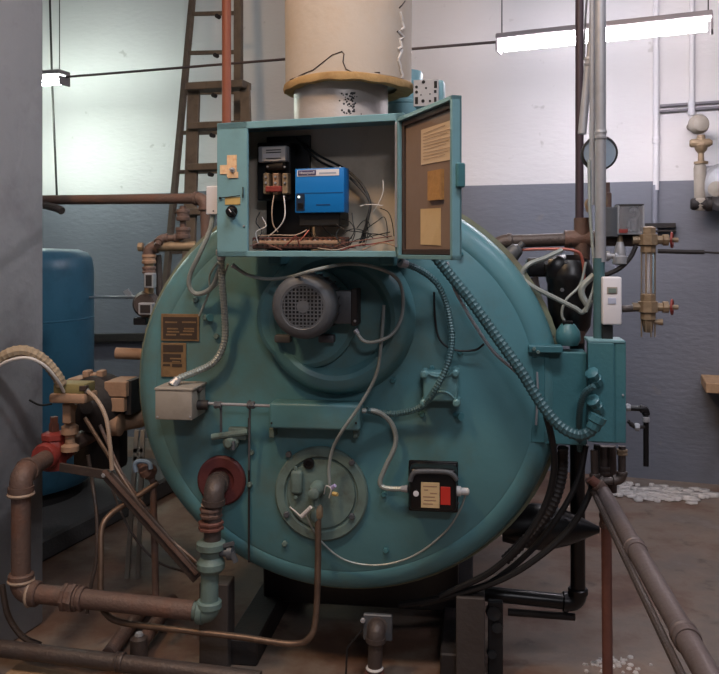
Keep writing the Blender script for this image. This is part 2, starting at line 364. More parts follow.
# rating plates
pl = qbox('rating_plate', grimy, bo, B, 161, 314, 199, 341, .008, .006, .001, 1)
qbox('plate_field', darkbr, pl, B, 163, 317, 197, 339, .0095, .003)
for (x0, x1, y) in ((165, 177, 321.5), (182, 196, 321.5), (167, 178, 328), (184, 194, 328), (167, 179, 331), (183, 194, 330.5), (166, 176, 334), (180, 192, 333.8)):
    qbox('embossed_line', grimy, pl, B, x0, y, x1, y+1.5, .0105, .002)
pl = qbox('instruction_plate', grimy, bo, B, 161, 343, 186, 377, .007, .005, .001, 1)
pl['label'] = 'peeling paper covered plate'
for (x0, y0, x1, y1) in ((163, 345, 183, 352), (163, 354, 181, 362), (163, 364, 170, 366), (172, 364, 182, 367)): qbox('plate_field', darkbr, pl, B, x0, y0, x1, y1, .0085, .003)
for (x0, x1, y) in ((170, 182, 358), (172, 180, 361)): qbox('embossed_line', grimy, pl, B, x0, y, x1, y+1.4, .0095, .002)
# base: saddles, skid beams and legs
zc = -B.o.z
for w0, w1 in ((-.50, -.62), (-2.3, -2.45)):
    b = nb(); box(b, B, -.42, .42, zc+.08, zc+.42, w1, w0, .006, 1); obj('saddle', b, black, bo)
for us in (-.46, .36):
    b = nb(); box(b, B, us, us+.12, zc, zc+.1, -2.6, -.1, .006, 1); obj('skid_beam', b, darkst, bo)
legm = pm('dull_grey_leg', (66, 60, 58), .7, .1, .2, 9, (60, 48, 42), .6, 6, .2)
b = nb(); pbox(b, B, 199, 584, 228, 700, -.06, .09, .004, 1); obj('leg', b, legm, bo)
b = nb(); pbox(b, B, 456, 598, 485, 700, -.06, .09, .004, 1); obj('leg', b, legm, bo)
b = nb()
for px, py, q in ((494, 614, .026), (497, 628, .02), (492, 655, .016)): lathe(b, B.P(px, py, -.12), B.n+UP*.2, [(q, -.06), (q*1.2, -.05), (q*1.2, -.03), (q, -.025), (q, .0)], 8)
pbox(b, B, 488, 602, 503, 676, -.13, .03, .004, 1); obj('clean_out_fitting', b, blackr, bo)

# linkage cover (folded sheet bar below the blower)
cv = thing('linkage_cover', 'long teal folded sheet cover below the motor on boiler front', 'cover', B.P(314, 432, .03))
b = nb(); pbox(b, B, 269, 404, 360, 430, .10, .09, .010, 3); obj('cover_body', b, teal, cv)
for x in (269, 353):
    b = nb(); pbox(b, B, x, 428, x+5, 438, .06, .055, .003, 1); obj('bracket', b, teal_g, cv)
for px, py in ((271.5, 423), (356, 423)): bolt(cv, B.P(px, py, .101), B.n, .004, darkst, .003, 'screw')
# linkage rod and arm
lk = thing('linkage_rod', 'thin steel damper rod running from grey box to teal cover', 'linkage', B.P(235, 408, .08))
b = nb(); tube(b, [B.P(195, 403, .085), B.P(272, 406, .085)], .0055, 10); obj('rod', b, steel, lk)
for px in (218, 251): fit(lk, B.P(px, 405, .085), B.u, .014, .026, greym, 'clamp', 8)
b = nb(); bar(b, B.P(221, 402, .085), B.P(221, 432, .07), .008, .005, B.u); obj('arm', b, greym, lk)
b = nb(); bar(b, B.P(250, 400, .075), B.P(249, 470, .05), .007, .006, B.u); obj('arm', b, greym, lk)
b = nb(); tube(b, [B.P(212, 437, .05), B.P(248, 432, .05)], .012, 10); lathe(b, B.P(232, 441, .03), B.n, [(.03, 0), (.03, .02), (.014, .03), (.012, .05)], 10); pbox(b, B, 228, 428, 246, 440, .05, .03, .004); obj('pivot', b, teal_g, lk)
b = nb(); tube(b, [B.P(233, 441, .06), B.P(233, 450, .065)], .008, 8); obj('pin', b, greym, lk)
# grey actuator junction box
jb = thing('junction_box', 'light grey rectangular junction box on the left of boiler front', 'box', B.P(177, 420, .06))
b = nb(); pbox(b, B, 155, 390, 192, 420, .16, .15, .004, 2); obj('box_body', b, greyb, jb)
b = nb(); pbox(b, B, 154, 388, 193, 391, .163, .156, .003, 1); obj('lid', b, greyb, jb)
for px, py in ((157.5, 417), (190, 417)): bolt(jb, B.P(px, py, .161), B.n, .004, steel, .003, 'screw')
b = nb(); tube(b, [B.P(192, 405, .10), B.P(208, 405, .09)], .018, 12); obj('shaft_hub', b, darkst, jb)
b = nb(); tube(b, [B.P(199, 389, .1), B.P(201, 391, .1)], .012, 10); obj('knockout', b, darkst, jb)

# ================================================================= MOTOR
mc = B.P(303.5, 306.5, .28); mb_ = thing('fan_motor', 'grey electric fan motor with round grille bolted to the blower', 'motor', mc-B.n*.2-UP*.11)
b = nb(); lathe(b, mc, -B.n, [(.094, .03), (.10, .035), (.10, .20), (.085, .215)], 40); obj('motor_body', b, greym, mb_)
b = nb()
for k in range(24):
    a = 2*math.pi*k/24; d = B.u*math.cos(a)+UP*math.sin(a); bar(b, mc+d*.099-B.n*.07, mc+d*.099-B.n*.2, .018, .004, d)
obj('cooling_fin', b, greym, mb_)
b = nb(); lathe(b, mc, B.n, [(.107, -.055), (.111, -.05), (.111, -.015), (.106, .0), (.092, .011), (.076, .014), (.073, .012), (.073, .002)], 56, capa=False, capb=False); fc = obj('fan_cover', b, greym, mb_)
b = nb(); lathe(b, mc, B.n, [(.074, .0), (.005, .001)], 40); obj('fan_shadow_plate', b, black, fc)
b = nb()
for i in range(-5, 6):
    o_ = i*.0125; h = math.sqrt(max(0, .072**2-o_**2))
    if h > .01:
        bar(b, mc+B.n*.009+B.u*o_-UP*h, mc+B.n*.009+B.u*o_+UP*h, .0042, .003, B.u); bar(b, mc+B.n*.009+UP*o_-B.u*h, mc+B.n*.009+UP*o_+B.u*h, .0042, .003, UP)
lathe(b, mc+B.n*.006, B.n, [(.021, 0), (.021, .006), (.004, .007)], 20); lathe(b, mc+B.n*.004, B.n, [(.074, .0), (.074, .009), (.069, .009), (.069, 0)], 40, capa=False, capb=False); obj('grille', b, greym, fc)
b = nb(); pbox(b, B, 332, 291, 354, 324, .17, .09, .008, 2); tb = obj('terminal_box', b, greym, mb_)
b = nb(); pbox(b, B, 351, 289, 357, 326, .175, .10, .003, 1); obj('terminal_lid', b, darkst, tb)
bolt(tb, B.P(355, 321, .18), B.n, .005, steel, .004, 'gland')
b = nb(); pbox(b, B, 274, 335, 290, 343, .12, .06, .006, 2); obj('foot', b, greym, mb_)
b = nb(); pbox(b, B, 318, 335, 334, 343, .12, .06, .006, 2); obj('foot', b, greym, mb_)

# ================================================================= CONTROL CABINET
CU0 = C.uv(217, 190)[0]; CUa = C.uv(247.5, 190)[0]; CU1 = C.uv(404, 190)[0]; CUb = C.uv(395, 190)[0]
CV1 = C.uv(310, 118)[1]; CV0 = C.uv(310, 257)[1]; CD = .19
cb = thing('control_cabinet', 'open teal sheet metal control cabinet mounted on boiler top front', 'cabinet', C.L((CU0+CU1)/2, CV0, -CD/2))
b = nb(); t_ = .012
box(b, C, CU0, CU1, CV1-t_*.6, CV1, -CD, 0, .003, 1); box(b, C, CU0, CU1, CV0, CV0+t_*.6, -CD, 0, .003, 1)
box(b, C, CU0, CU0+t_, CV0, CV1, -CD, 0, .003, 1); box(b, C, CU1-t_, CU1, CV0, CV1, -CD, 0, .003, 1)
box(b, C, CU0, CUa, CV0, CV1, -.012, .001, .002, 1)
box(b, C, CUb, CU1, CV0, CV1, -.02, .001, .002, 1); box(b, C, CU0, CU1, CV1-.024, CV1, -.012, .001, .002, 1); box(b, C, CU0, CU1, CV0, CV0+.02, -.012, .001, .002, 1)
obj('cabinet_body', b, teal_c, cb)
b = nb(); box(b, C, CU0, CU1, CV0, CV1, -CD-.004, -CD+.004); obj('back_panel', b, inner, cb)
b = nb(); box(b, C, CUa-.01, CUa+.155, CV0+.02, CV1-.03, -CD+.006, -CD+.02); obj('shade_panel', b, black, cb)  # shade in the left of the interior, put in as a black panel
b = nb(); box(b, C, CUb+.002, CU1-.002, CV0+.03, CV1-.03, .001, .010, .002, 1); obj('hinge_strip', b, steel, cb)
for u_, w_ in ((CU0+.1, -CD-.10), (CU1-.14, -CD-.10)):
    b = nb(); box(b, C, u_, u_+.05, CV0-.03, CV0+.14, -CD-.25, -CD, .004, 1); obj('support_bracket', b, teal_d, cb)
# stickers, toggle and knob on the fixed left panel
b = nb(); pbox(b, C, 227, 155, 236.5, 177, .0035, .003); pbox(b, C, 220, 165, 229, 174, .0038, .003); pbox(b, C, 228, 172, 238, 178, .004, .003); obj('sticker', b, orglab, cb)
b = nb(); lathe(b, C.P(233, 170, .002), C.n, [(.009, 0), (.009, .006), (.004, .007), (.003, .024)], 12); obj('toggle_switch', b, steel, cb)
b = nb(); pbox(b, C, 225, 197, 240, 204.5, .0035, .003); obj('sticker', b, yellab, cb)
b = nb(); lathe(b, C.P(232, 211.5, .002), C.n, [(.021, 0), (.021, .004), (.014, .005), (.012, .024), (.010, .026)], 20); bar(b, C.P(229, 208, .03), C.P(235, 215, .03), .006, .008); obj('knob', b, black, cb)
b = nb(); bar(b, C.P(229, 209, .036), C.P(231, 212, .036), .003, .002, C.u); obj('knob_pointer', b, white, cb)
b = nb(); tube(b, [C.P(220, 198, .006), C.P(240, 195.5, .006)], .0016, 6); tube(b, [C.P(243, 187, .006), C.P(243, 198, .006)], .0022, 6); lathe(b, C.P(220.5, 198, .002), C.n, [(.004, 0), (.004, .006)], 8); obj('latch_wire', b, black, cb)
bolt(cb, C.P(244, 226, .002), C.n, .004, steel, .003, 'screw')
# door, swung wide open towards the camera
hg = C.L(CU1+.002, 0, .012); D = Fr((hg.x, hg.y, C.o.z), 71.5); DW = .405
b = nb(); V0, V1 = CV0-.004, CV1-.020
box(b, D, 0, DW, V0, V1, -.006, 0, .001, 1)
for (a0, a1, c0, c1) in ((0, .012, V0, V1), (DW-.014, DW, V0, V1), (0, DW, V0, V0+.012), (0, DW, V1-.012, V1)): box(b, D, a0, a1, c0, c1, -.006, .022, .001, 1)
dr = obj('door', b, teal_c, cb)
b = nb(); box(b, D, .013, DW-.015, V0+.013, V1-.013, 0, .003); obj('door_liner', b, doorin, dr)
b = nb()
for (a0, a1, c0, c1) in ((.013, .028, V0+.013, V1-.013), (.013, DW-.015, V0+.013, V0+.03), (.013, DW-.015, V1-.03, V1-.013)): box(b, D, a0, a1, c0, c1, .003, .012, .002, 1)
obj('door_gasket', b, edgebr, dr)
b = nb(); box(b, D, DW-.006, DW+.012, -.03, .035, -.012, .012, .003, 1); obj('latch', b, teal_d, dr)
def dpq(name, m, x0, x1, yl0, yl1, yr0, yr1, w=.005, th=.0015, **k):
    q = [D.P(x0, yl0, w), D.P(x1, yr0, w), D.P(x1, yr1, w), D.P(x0, yl1, w)]; b = nb()
    vs = [b.verts.new(x) for x in q]+[b.verts.new(x-D.n*th) for x in q]
    for f in ((0, 1, 2, 3), (7, 6, 5, 4), (0, 4, 5, 1), (1, 5, 6, 2), (2, 6, 7, 3), (3, 7, 4, 0)): b.faces.new([vs[i] for i in f])
    bmesh.ops.recalc_face_normals(b, faces=b.faces); return b
pr = tag(obj('paper_sheet', dpq('', None, 421, 454.5, 130, 165, 119, 159), paper), 'large pale wiring diagram sheet stuck on upper cabinet door', 'paper')
for i in range(9):
    t = i/9; y0 = 134+t*29; y1 = 123+t*34; b = nb(); bar(b, D.P(423, y0, .0068), D.P(445+(i*5) % 8, y0+(y1-y0)*.8, .0068), .0012, .0006, UP); obj('printed_line', b, tan, pr)
tag(obj('wooden_block', dpq('', None, 427.5, 440.5, 171.5, 200.5, 169, 199.5, .014, .011), pineb), 'small yellow wood block fixed in middle of cabinet door', 'block')
tag(obj('paper_sheet', dpq('', None, 420.5, 440.5, 209, 244.5, 208, 245.5), cream), 'yellowed blank paper slip stuck low on cabinet door', 'paper')

# contents ---------------------------------------------------------
w_ = -.10
ct = thing('motor_contactor', 'black contactor with white label and bare contacts inside cabinet', 'contactor', C.P(272, 200, -.16))
qbox('contactor_body', blackr, ct, C, 257, 142, 290, 200, -.12, .055, .004, 1)
qbox('coil_frame', steel, ct, C, 258, 146, 286, 162, -.09, .03, .003, 1)
lb = qbox('rating_label', whitec, ct, C, 262, 147, 285, 161, -.088, .003, .0005, 1)
for y in (149.5, 152, 158): qbox('printed_line', blackr, lb, C, 266, y, 281, y+.9, -.0872, .001)
qbox('printed_patch', white, lb, C, 263, 153.5, 280, 157.5, -.0872, .001)
for x in (266, 275.5, 285): qbox('contact_finger', brass if x != 275.5 else tan, ct, C, x-3.2, 173, x+2.6, 194, -.085, .03, .003, 1)
for x, y in ((266, 183), (275.5, 183), (285, 183), (266, 177), (285, 177), (275.5, 177), (285, 167), (268, 167)): bolt(ct, C.P(x, y, -.085), C.n, .0042, steel, .006, 'screw')
qbox('red_bridge', red, ct, C, 265, 186, 281, 192, -.079, .012, .003, 1)
b = nb(); lathe(b, C.P(268, 167, -.11), C.u+C.n*.2, [(.013, 0), (.013, .07)], 12); obj('coil', b, darkst, ct)
fcx = thing('flame_controller', 'bright blue flame safeguard controller with name strip inside cabinet', 'controller', C.P(318, 212, -.15))
qbox('controller_body', blue_l, fcx, C, 295, 168, 344, 212.5, -.05, .05, .003, 2)
qbox('subbase', blackr, fcx, C, 299, 212, 340, 226, -.07, .09, .004, 1)
qbox('name_strip', white, fcx, C, 297, 169.5, 339, 176, -0.0485, .003, .0005, 1)
qbox('name_field', pm('plum_label', (70, 62, 96), .5), fcx, C, 298, 170.2, 316, 175.4, -0.0475, .003)
text(fcx, 'Honeywell', C, 307, 172.8, -0.0468, .0125, white)
qbox('printed_line', pm('label_grey', (150, 160, 176)), fcx, C, 319, 172.2, 336, 173.8, -.0478, .001)
ip = qbox('indicator_panel', pm('navy_panel', (24, 40, 62), .4), fcx, C, 296, 194, 304.5, 211, -0.0480, .004, .001, 1)
b = nb(); lathe(b, C.P(299, 197, -0.0475), C.n, [(.004, 0), (.004, .003), (.002, .004)], 12); obj('indicator_lamp', b, em('pale_led', (.8, 1, .9), 1.2), ip)
qbox('button', black, ip, C, 297.5, 203, 303, 209, -.046, .003, .001, 1)
qbox('moulded_line', pm('dark_blue', (8, 60, 110)), fcx, C, 296, 192.6, 343, 193.2, -0.0490, .002)
qbox('moulded_line', pm('dark_blue2', (8, 50, 96)), fcx, C, 316, 204.3, 330, 205.2, -0.0488, .002)
bolt(fcx, C.P(340, 168, -.06), C.n+UP, .005, steel, .004, 'screw')
ts = thing('terminal_strip', 'long reddish terminal strip along the cabinet bottom', 'terminal strip', C.P(300, 250, -.14))
qbox('strip_base', reddish, ts, C, 252, 237, 345, 249, -.10, .05, .003, 1)
for i in range(18): bolt(ts, C.P(255+i*5, 240.5, -.099), C.n, .004, brass if i % 3 else steel, .004, 'screw')
for i in range(17): qbox('divider', edgebr, ts, C, 257+i*5, 238, 258+i*5, 246, -.095, .02)
cd_ = qbox('wire_duct', tan, None, C, 252, 240.5, 338, 244.5, -.055, .03, .003, 1); tag(cd_, 'dusty tan wire duct lying in front of terminal strip', 'duct')

def cw(label, pts, r, m, group=None, name='wire'):
    cable(name, label, 'wire', [C.P(x, y, w) for x, y, w in pts], r, m, group, n=6, seg=6)
cw('white wire from left contact dropping to cabinet floor', [(274, 195, -.08), (272, 210, -.06), (273, 224, -.06), (278, 232, -.07)], .0022, pinkc)
cw('white wire from right contact curving back to the left', [(284, 196, -.08), (285, 215, -.05), (280, 226, -.05), (268, 237, -.06)], .0022, whitec)
cw('pale wire lying flat across the strip below contactor', [(258, 236, -.06), (275, 235, -.05), (295, 235, -.05), (307, 230, -.06)], .002, pinkc)
cw('pink wire crossing below blue controller', [(298, 243, -.06), (304, 236, -.05), (309, 230, -.06)], .0018, pm('pink_wire', (196, 110, 92)))
cw('black and white twisted wire hanging at cabinet left', [(260, 212, -.12), (256, 222, -.08), (262, 232, -.07), (254, 242, -.06)], .002, blackr)
cw('white wire looping at lower left cabinet corner', [(262, 217, -.1), (266, 226, -.06), (256, 232, -.05), (258, 243, -.05)], .0018, whitec)
for k, (x0, dy) in enumerate(((300, 0), (305, 5))):
    cw(('upper' if k == 0 else 'lower')+' of two thick black cables from cabinet top to lower right', [(x0-4, 138+dy, -.17), (318, 155+dy, -.15), (345, 169+dy, -.13), (362, 185+dy, -.12), (370, 203, -.11), (367, 222, -.1), (363-k*4, 246, -.09)], .0045, blackr, name='cable')
cw('thin white wire standing up at cabinet right', [(383, 180, -.08), (383, 192, -.07), (378, 204, -.07), (373, 212, -.08)], .0016, whitec)
cw('thin white wire lying level across thick black cables', [(360, 206, -.06), (370, 204.5, -.05), (383, 205.5, -.06)], .0016, whitec)
loops = [[(338, 218), (350, 222), (354, 232), (346, 244)], [(336, 224), (346, 230), (360, 232), (372, 234)], [(343, 234), (352, 229), (364, 231), (373, 238)], [(352, 213), (353, 222), (355, 233), (350, 246)],
         [(362, 232), (376, 222), (384, 217), (387, 226), (387, 238)], [(368, 238), (372, 234), (382, 235), (388, 238)], [(380, 208), (388, 212), (392, 222), (394, 236)], [(346, 247), (356, 240), (372, 236), (390, 232)],
         [(322, 226), (330, 234), (345, 240), (352, 238)], [(310, 232), (318, 240), (330, 246), (342, 245)], [(357, 228), (362, 222), (367, 220), (370, 226)], [(365, 246), (368, 232), (366, 222), (368, 214)], [(341, 226), (336, 236), (344, 246), (356, 248)]]
BL = ['black wire arching from under blue controller down beside its subbase', 'black wire sagging from blue controller across to thick black cables', 'black wire humped low between subbase and thick black cables',
 'upright black wire standing just right of the blue controller', 'tall hooked black wire arching right of thick cables', 'short black wire bent in the cabinet corner near its right wall', 'black wire sweeping down along the cabinet right wall',
 'long black wire lying level along cabinet floor at right', 'black wire hanging slack under the controller subbase', 'black wire dipping between terminal strip and subbase', 'short black wire hooked over the thick black cables',
 'black wire running straight up beside thick black cables', 'black wire dropping right of subbase onto cabinet floor']
for k, L_ in enumerate(loops):
    cw(BL[k], [(x, y, -.09+.02*((k+i) % 3)) for i, (x, y) in enumerate(L_)], .0016, blackr, 'tangled black wires in the cabinet')
CL = ['long brown red wire rising right across cabinet floor', 'long bright red wire lowest at right on cabinet floor', 'brown red wire crossing left end of terminal strip', 'red wire looped up over middle of terminal strip',
 'pale wire lying right of the terminal strip end', 'short tan wire in lower right corner of cabinet floor']
for k, (L_, m) in enumerate((([(330, 249), (345, 243), (365, 240), (392, 236)], reddish), ([(340, 251), (355, 246), (372, 244), (394, 240)], red), ([(250, 246), (262, 243), (272, 246), (282, 250)], reddish), ([(285, 246), (292, 240), (296, 236), (300, 247)], red), ([(318, 248), (335, 250), (350, 246), (366, 243)], pinkc), ([(362, 250), (374, 245), (384, 243), (395, 246)], tan))):
    cw(CL[k], [(x, y, -.05+.012*((k+i) % 3)) for i, (x, y) in enumerate(L_)], .002, m, 'coloured wires on the cabinet floor')

# ================================================================= FLUE
fp = DP(351, 100, 3.42); FR = .262
fl = thing('flue_stack', 'wide exhaust flue with cracked cream insulation and worn silver liner', 'flue', Vector((fp.x-.01, fp.y, 1.75)))
ctr = Vector((DP(348.5, 0, 3.42).x, 3.42, 0)); zi = lambda y: CH+(HY-y)/F*3.15
b = nb(); lathe(b, ctr+UP*(zi(72)), UP, [(FR, 0), (FR+.003, .4), (FR-.002, .8), (FR, 2.1)], 64); ins = obj('insulation', b, plasterm, fl)
b = nb(); z0 = zi(80)
segs = 64; rows = [(FR-.06, 0.012), (FR-.02, 0.0), (FR+.006, .002), (FR+.010, .015), (FR+.006, .030), (FR-.002, .034)]; cs = []
for r, h in rows: cs.append([b.verts.new(ctr+Vector((math.cos(2*math.pi*k/segs)*r, math.sin(2*math.pi*k/segs)*r, z0+h+.0025*math.sin(k*1.3)*(h < .03)+.004*math.sin(k*.31)))) for k in range(segs)])
rings(b, cs); bmesh.ops.recalc_face_normals(b, faces=b.faces); obj('insulation_edge', b, yband, fl)
b = nb(); lathe(b, Vector((DP(341, 0, 3.42).x, 3.42, 1.7)), UP, [(.196, 0), (.196, .9)], 56); obj('liner', b, liner, fl)
b = nb()
for k in range(70):
    a = -math.pi/2+math.radians(12)+random.gauss(0, .085); z = CH+(HY-random.uniform(92, 114))/F*3.22; c0 = Vector((DP(341, 0, 3.42).x, 3.42, z)); d = Vector((math.cos(a), math.sin(a), 0))
    lathe(b, c0+d*.1945, d, [(random.uniform(.003, .009), 0), (.001, .0025)], 7)
o = obj('paint_flake_loss', b, black, fl); o['kind'] = 'stuff'
def onflue(px, py, e=.0):   # point on the insulation skin seen at a pixel
    d = Vector(((px-HX)/F, 1, (HY-py)/F)); c = Vector((0, 0, CH))
    A = d.x**2+d.y**2; Bq = 2*((c.x-ctr.x)*d.x+(c.y-ctr.y)*d.y); Cq = (c.x-ctr.x)**2+(c.y-ctr.y)**2-(FR+.002+e)**2
    t = (-Bq-math.sqrt(max(0, Bq*Bq-4*A*Cq)))/(2*A); return c+d*t
b = nb(); tube(b, [onflue(x, y) for x, y in ((290, 80), (303, 74), (313, 70), (322, 63), (332, 55), (342, 51.5), (344, 54), (343, 62), (346, 69), (352, 72), (380, 72.5))], .0022, 6)
tube(b, [onflue(x, y) for x, y in ((399, 8), (402, 5), (405, 1))], .003, 6); tube(b, [onflue(x, y) for x, y in ((397, 32), (399, 30.5))], .003, 6)
obj('crack', b, edgebr, ins)
b = nb()
for k in range(7):
    p = onflue(400+2.2*math.sin(k*2.1), 12+k*9.5, 0); q = onflue(402+2.2*math.sin(k*1.1), 18+k*9.5, .004); tube(b, [p, q, onflue(400+2*math.cos(k), 21+k*9.5, .0)], .006, 6)
obj('torn_seam', b, debris, ins)
# teal casing right of the flue, perforated bracket plate
tc_ = thing('damper_casing', 'teal banded casing just behind the right side of flue', 'casing', Vector((.19, 3.6, 1.85)))
b = nb(); q = DP(404, 100, 3.7); lathe(b, Vector((q.x, 3.7, 1.85)), UP, [(.085, -.30), (.085, .40), (.089, .405), (.089, .415), (.085, .42), (.085, .48), (.089, .485), (.089, .50), (.085, .505), (.085, .54), (.08, .55)], 32); obj('casing_body', b, teal_c, tc_)
b = nb(); K_ = Fr(DP(430, 93, 3.3), 13); pbox(b, K_, 413, 80, 443.5, 107, -.02, .07, .012, 3); obj('casing_box', b, teal_c, tc_)
pp = thing('perforated_plate', 'pale steel plate full of holes mounted above cabinet door', 'plate', K_.P(426, 107, 0))
qbox('plate_body', steel, pp, K_, 413.5, 79.5, 438.5, 106, 0, .012, .001, 1)
for x, y, r in ((423.5, 82, .007), (416.5, 87, .006), (416.5, 92, .006), (423, 101, .007), (430, 101, .005), (426, 88, .004), (421, 95, .003), (435, 98, .003), (430, 94, .003)):
    b = nb(); lathe(b, K_.P(x, y, .0005), K_.n, [(r, 0), (r, .0012)], 12); obj('hole', b, black, pp)
for x0, y0, x1, y1 in ((434, 81, 437, 88), (434, 90, 436.5, 93), (434, 97, 436.5, 102), (415, 97, 418, 104)): qbox('slot', black, pp, K_, x0, y0, x1, y1, .0016, .0012)

# ================================================================= BOILER FRONT ITEMS
it = thing('ignition_transformer', 'black ignition transformer with cream and red labels low on boiler front', 'transformer', B.P(434, 513, .05))
qbox('mounting_plate', black, it, B, 408.5, 461, 458, 512, .012, .01, .006, 2)
b = nb(); pbox(b, B, 409, 469, 456.5, 512, .10, .09, .016, 4); obj('transformer_case', b, black, it)
b = nb(); tube(b, [B.P(x, y, .103) for x, y in ((410, 481), (413, 474), (420, 471.5), (445, 472), (453, 475), (457, 480))], .009, 10, True); obj('raised_rim', b, greym, it)
lb = qbox('rating_label', cream, it, B, 421, 482.5, 439.5, 508, .1015, .002, .0006, 1)
for i, (x0, x1) in enumerate(((423, 437), (424, 428), (430, 437), (423, 435), (424, 436), (423, 433))): qbox('printed_line', tan, lb, B, x0, 486+i*3.5, x1, 487+i*3.5, .1022, .001)
qbox('warning_label', redlab, it, B, 440.5, 487, 450.5, 505, .1015, .002, .0006, 1)
b = nb(); lathe(b, B.P(416, 493.5, .099), B.n, [(.010, 0), (.010, .003), (.004, .004)], 16); obj('button', b, white, it)
b = nb(); lathe(b, B.P(455, 491, .06), B.u, [(.018, 0), (.018, .02), (.013, .022), (.013, .045), (.006, .05)], 12); obj('high_voltage_terminal', b, whitec, it)
for px, py in ((454.5, 465.5), (412, 465.5), (458, 503)): bolt(it, B.P(px, py, .013), B.n, .005, greym, .004, 'screw')
castm = pm('pale_teal_casting', (104, 148, 152), .45, .1, .15, 14, (60, 84, 86), .5, 10)
cb_ = thing('cast_junction_box', 'square teal cast junction box right of centre on boiler front', 'box', B.P(441, 402, .04))
b = nb(); pbox(b, B, 423, 372, 458, 402, .07, .065, .010, 3); obj('box_body', b, castm, cb_)
for x, y in ((425, 372), (456, 371), (425, 400), (457, 400)): b = nb(); lathe(b, B.P(x, y, .02), B.n, [(.014, -.015), (.014, .062), (.008, .066)], 10); obj('corner_boss', b, castm, cb_)
b = nb(); tube(b, [B.P(x, y, .072) for x, y in ((425, 371), (434, 376), (446, 376), (456, 371))], .005, 8, True); tube(b, [B.P(x, y, .072) for x, y in ((429, 398), (438, 392), (448, 393), (455, 399))], .004, 8, True); obj('raised_rib', b, castm, cb_)

# conduits over the boiler front -----------------------------------
def bc(label, pts, r, m, corr=0, conn=None, name='flexible_conduit', cat='conduit', **k):
    return cable(name, label, cat, [B.P(x, y, w) for x, y, w in pts], r, m, None, corr, conn, **k)
bc('grey ribbed flexible conduit from cabinet bottom down to grey junction box', [(221, 250, .15), (222, 280, .12), (225, 320, .06), (224, 343, .05), (214, 362, .05), (195, 372, .06), (178, 379, .10), (172, 386, .12)], .0125, flexm, .11, (0, -1))
bc('grey cable looping down left of cabinet over boiler edge', [(214, 208, .03), (210, 230, .06), (199, 255, .08), (190, 275, .06), (190, 288, .05), (198, 294, .05), (212, 287, .07), (221, 265, .13)], .009, flexm)
bc('small grey wire loop hanging below the left cabinet corner', [(218, 262, .16), (210, 275, .08), (211, 288, .06), (222, 280, .10), (228, 264, .15)], .004, flexm, name='cable', cat='cable')
bc('thin grey tube running down to plug above rating plate', [(212, 285, .05), (206, 300, .03), (199, 316, .03)], .004, flexm, name='tube', cat='tube')
bc('white to black cable sweeping from cabinet over the motor to its terminal box', [(232, 265, .17), (248, 275, .15), (268, 279, .17), (290, 277, .26), (315, 270, .34), (345, 264, .26), (370, 266, .19), (393, 275, .14), (402, 290, .12), (402, 315, .12), (393, 333, .13), (378, 341, .14), (364, 341, .15), (355, 330, .15)], .0062, flexm, .06, (0, -1), name='motor_conduit')
bc('grey ribbed conduit from cabinet curving right to teal cast box and cover', [(400, 262, .18), (420, 270, .12), (438, 285, .09), (448, 310, .07), (452, 340, .08), (447, 365, .10), (436, 388, .11), (422, 406, .07), (400, 413, .05), (382, 413, .06), (366, 410, .09)], .0115, flext, .12, (0,))
bc('ribbed conduit from cover end down to black transformer', [(362, 411, .09), (375, 411, .08), (388, 419, .06), (395, 432, .05), (395, 446, .05), (386, 466, .05), (380, 482, .05), (386, 488, .05), (408, 489, .06)], .009, flexm, .06, (-1,))
bc('long grey cable falling from the motor shade to burner nozzle', [(384, 305, .10), (381, 345, .11), (376, 375, .11), (360, 405, .12), (344, 428, .12), (333, 448, .09), (329, 468, .08), (330, 488, .08)], .0058, flexm, name='cable', cat='cable')
bc('thin ignition wire sagging from burner nozzle up to transformer', [(306, 516, .06), (320, 540, .04), (345, 560, .03), (380, 565, .03), (415, 555, .03), (445, 532, .04), (460, 510, .05), (466, 493, .06)], .0035, flexm, name='cable', cat='cable')
bc('heavy teal ribbed conduit from under cabinet to lower right junction box', [(435, 256, .10), (450, 275, .09), (470, 300, .10), (495, 335, .11), (520, 370, .13), (542, 405, .14), (560, 426, .15), (578, 435, .16), (592, 430, .17), (599, 416, .17)], .0185, flext, .10, (-1,), cm=teal_d)
bc('thin silver armoured cable hooked beside heavy teal conduit', [(447, 262, .09), (453, 285, .08), (462, 303, .07), (475, 325, .07), (494, 352, .07), (520, 375, .09)], .006, steel, .08, name='armoured_cable', cat='cable')
bc('thin black tube looping right of the blower housing', [(434, 292, .05), (435, 318, .03), (440, 340, .03), (455, 350, .03), (475, 350, .04), (484, 344, .06)], .004, blackr, name='tube', cat='tube')
# wire nuts at the burner
for (x, y, m, l, dx, dy) in ((333, 487, pm('purple_nut', (170, 160, 200), .5), 'small lilac wire nut beside burner nozzle', 4, -3), (335, 494, yellab, 'small yellow wire nut beside burner nozzle', 5, 1), (306, 512, whitec, 'white ceramic wire boot across the burner nozzle', 10, -10)):
    p, q = B.P(x-dx/2, y-dy/2, .10), B.P(x+dx/2, y+dy/2, .11); b = nb(); lathe(b, p, q-p, [(.005, 0), (.008, .003), (.0065, (q-p).length)], 10); tag(obj('wire_nut' if m is not whitec else 'wire_boot', b, m), l, 'connector')
bc('short white wire curling into the yellow wire nut', [(324, 494, .08), (326, 486, .10), (331, 489, .11), (329, 498, .10)], .002, whitec, name='wire', cat='wire')
bc('pale bare wire from flange bolt to ceramic boot', [(290, 507, .03), (296, 512, .05), (303, 517, .08), (311, 508, .10)], .0028, whitec, name='wire', cat='wire')

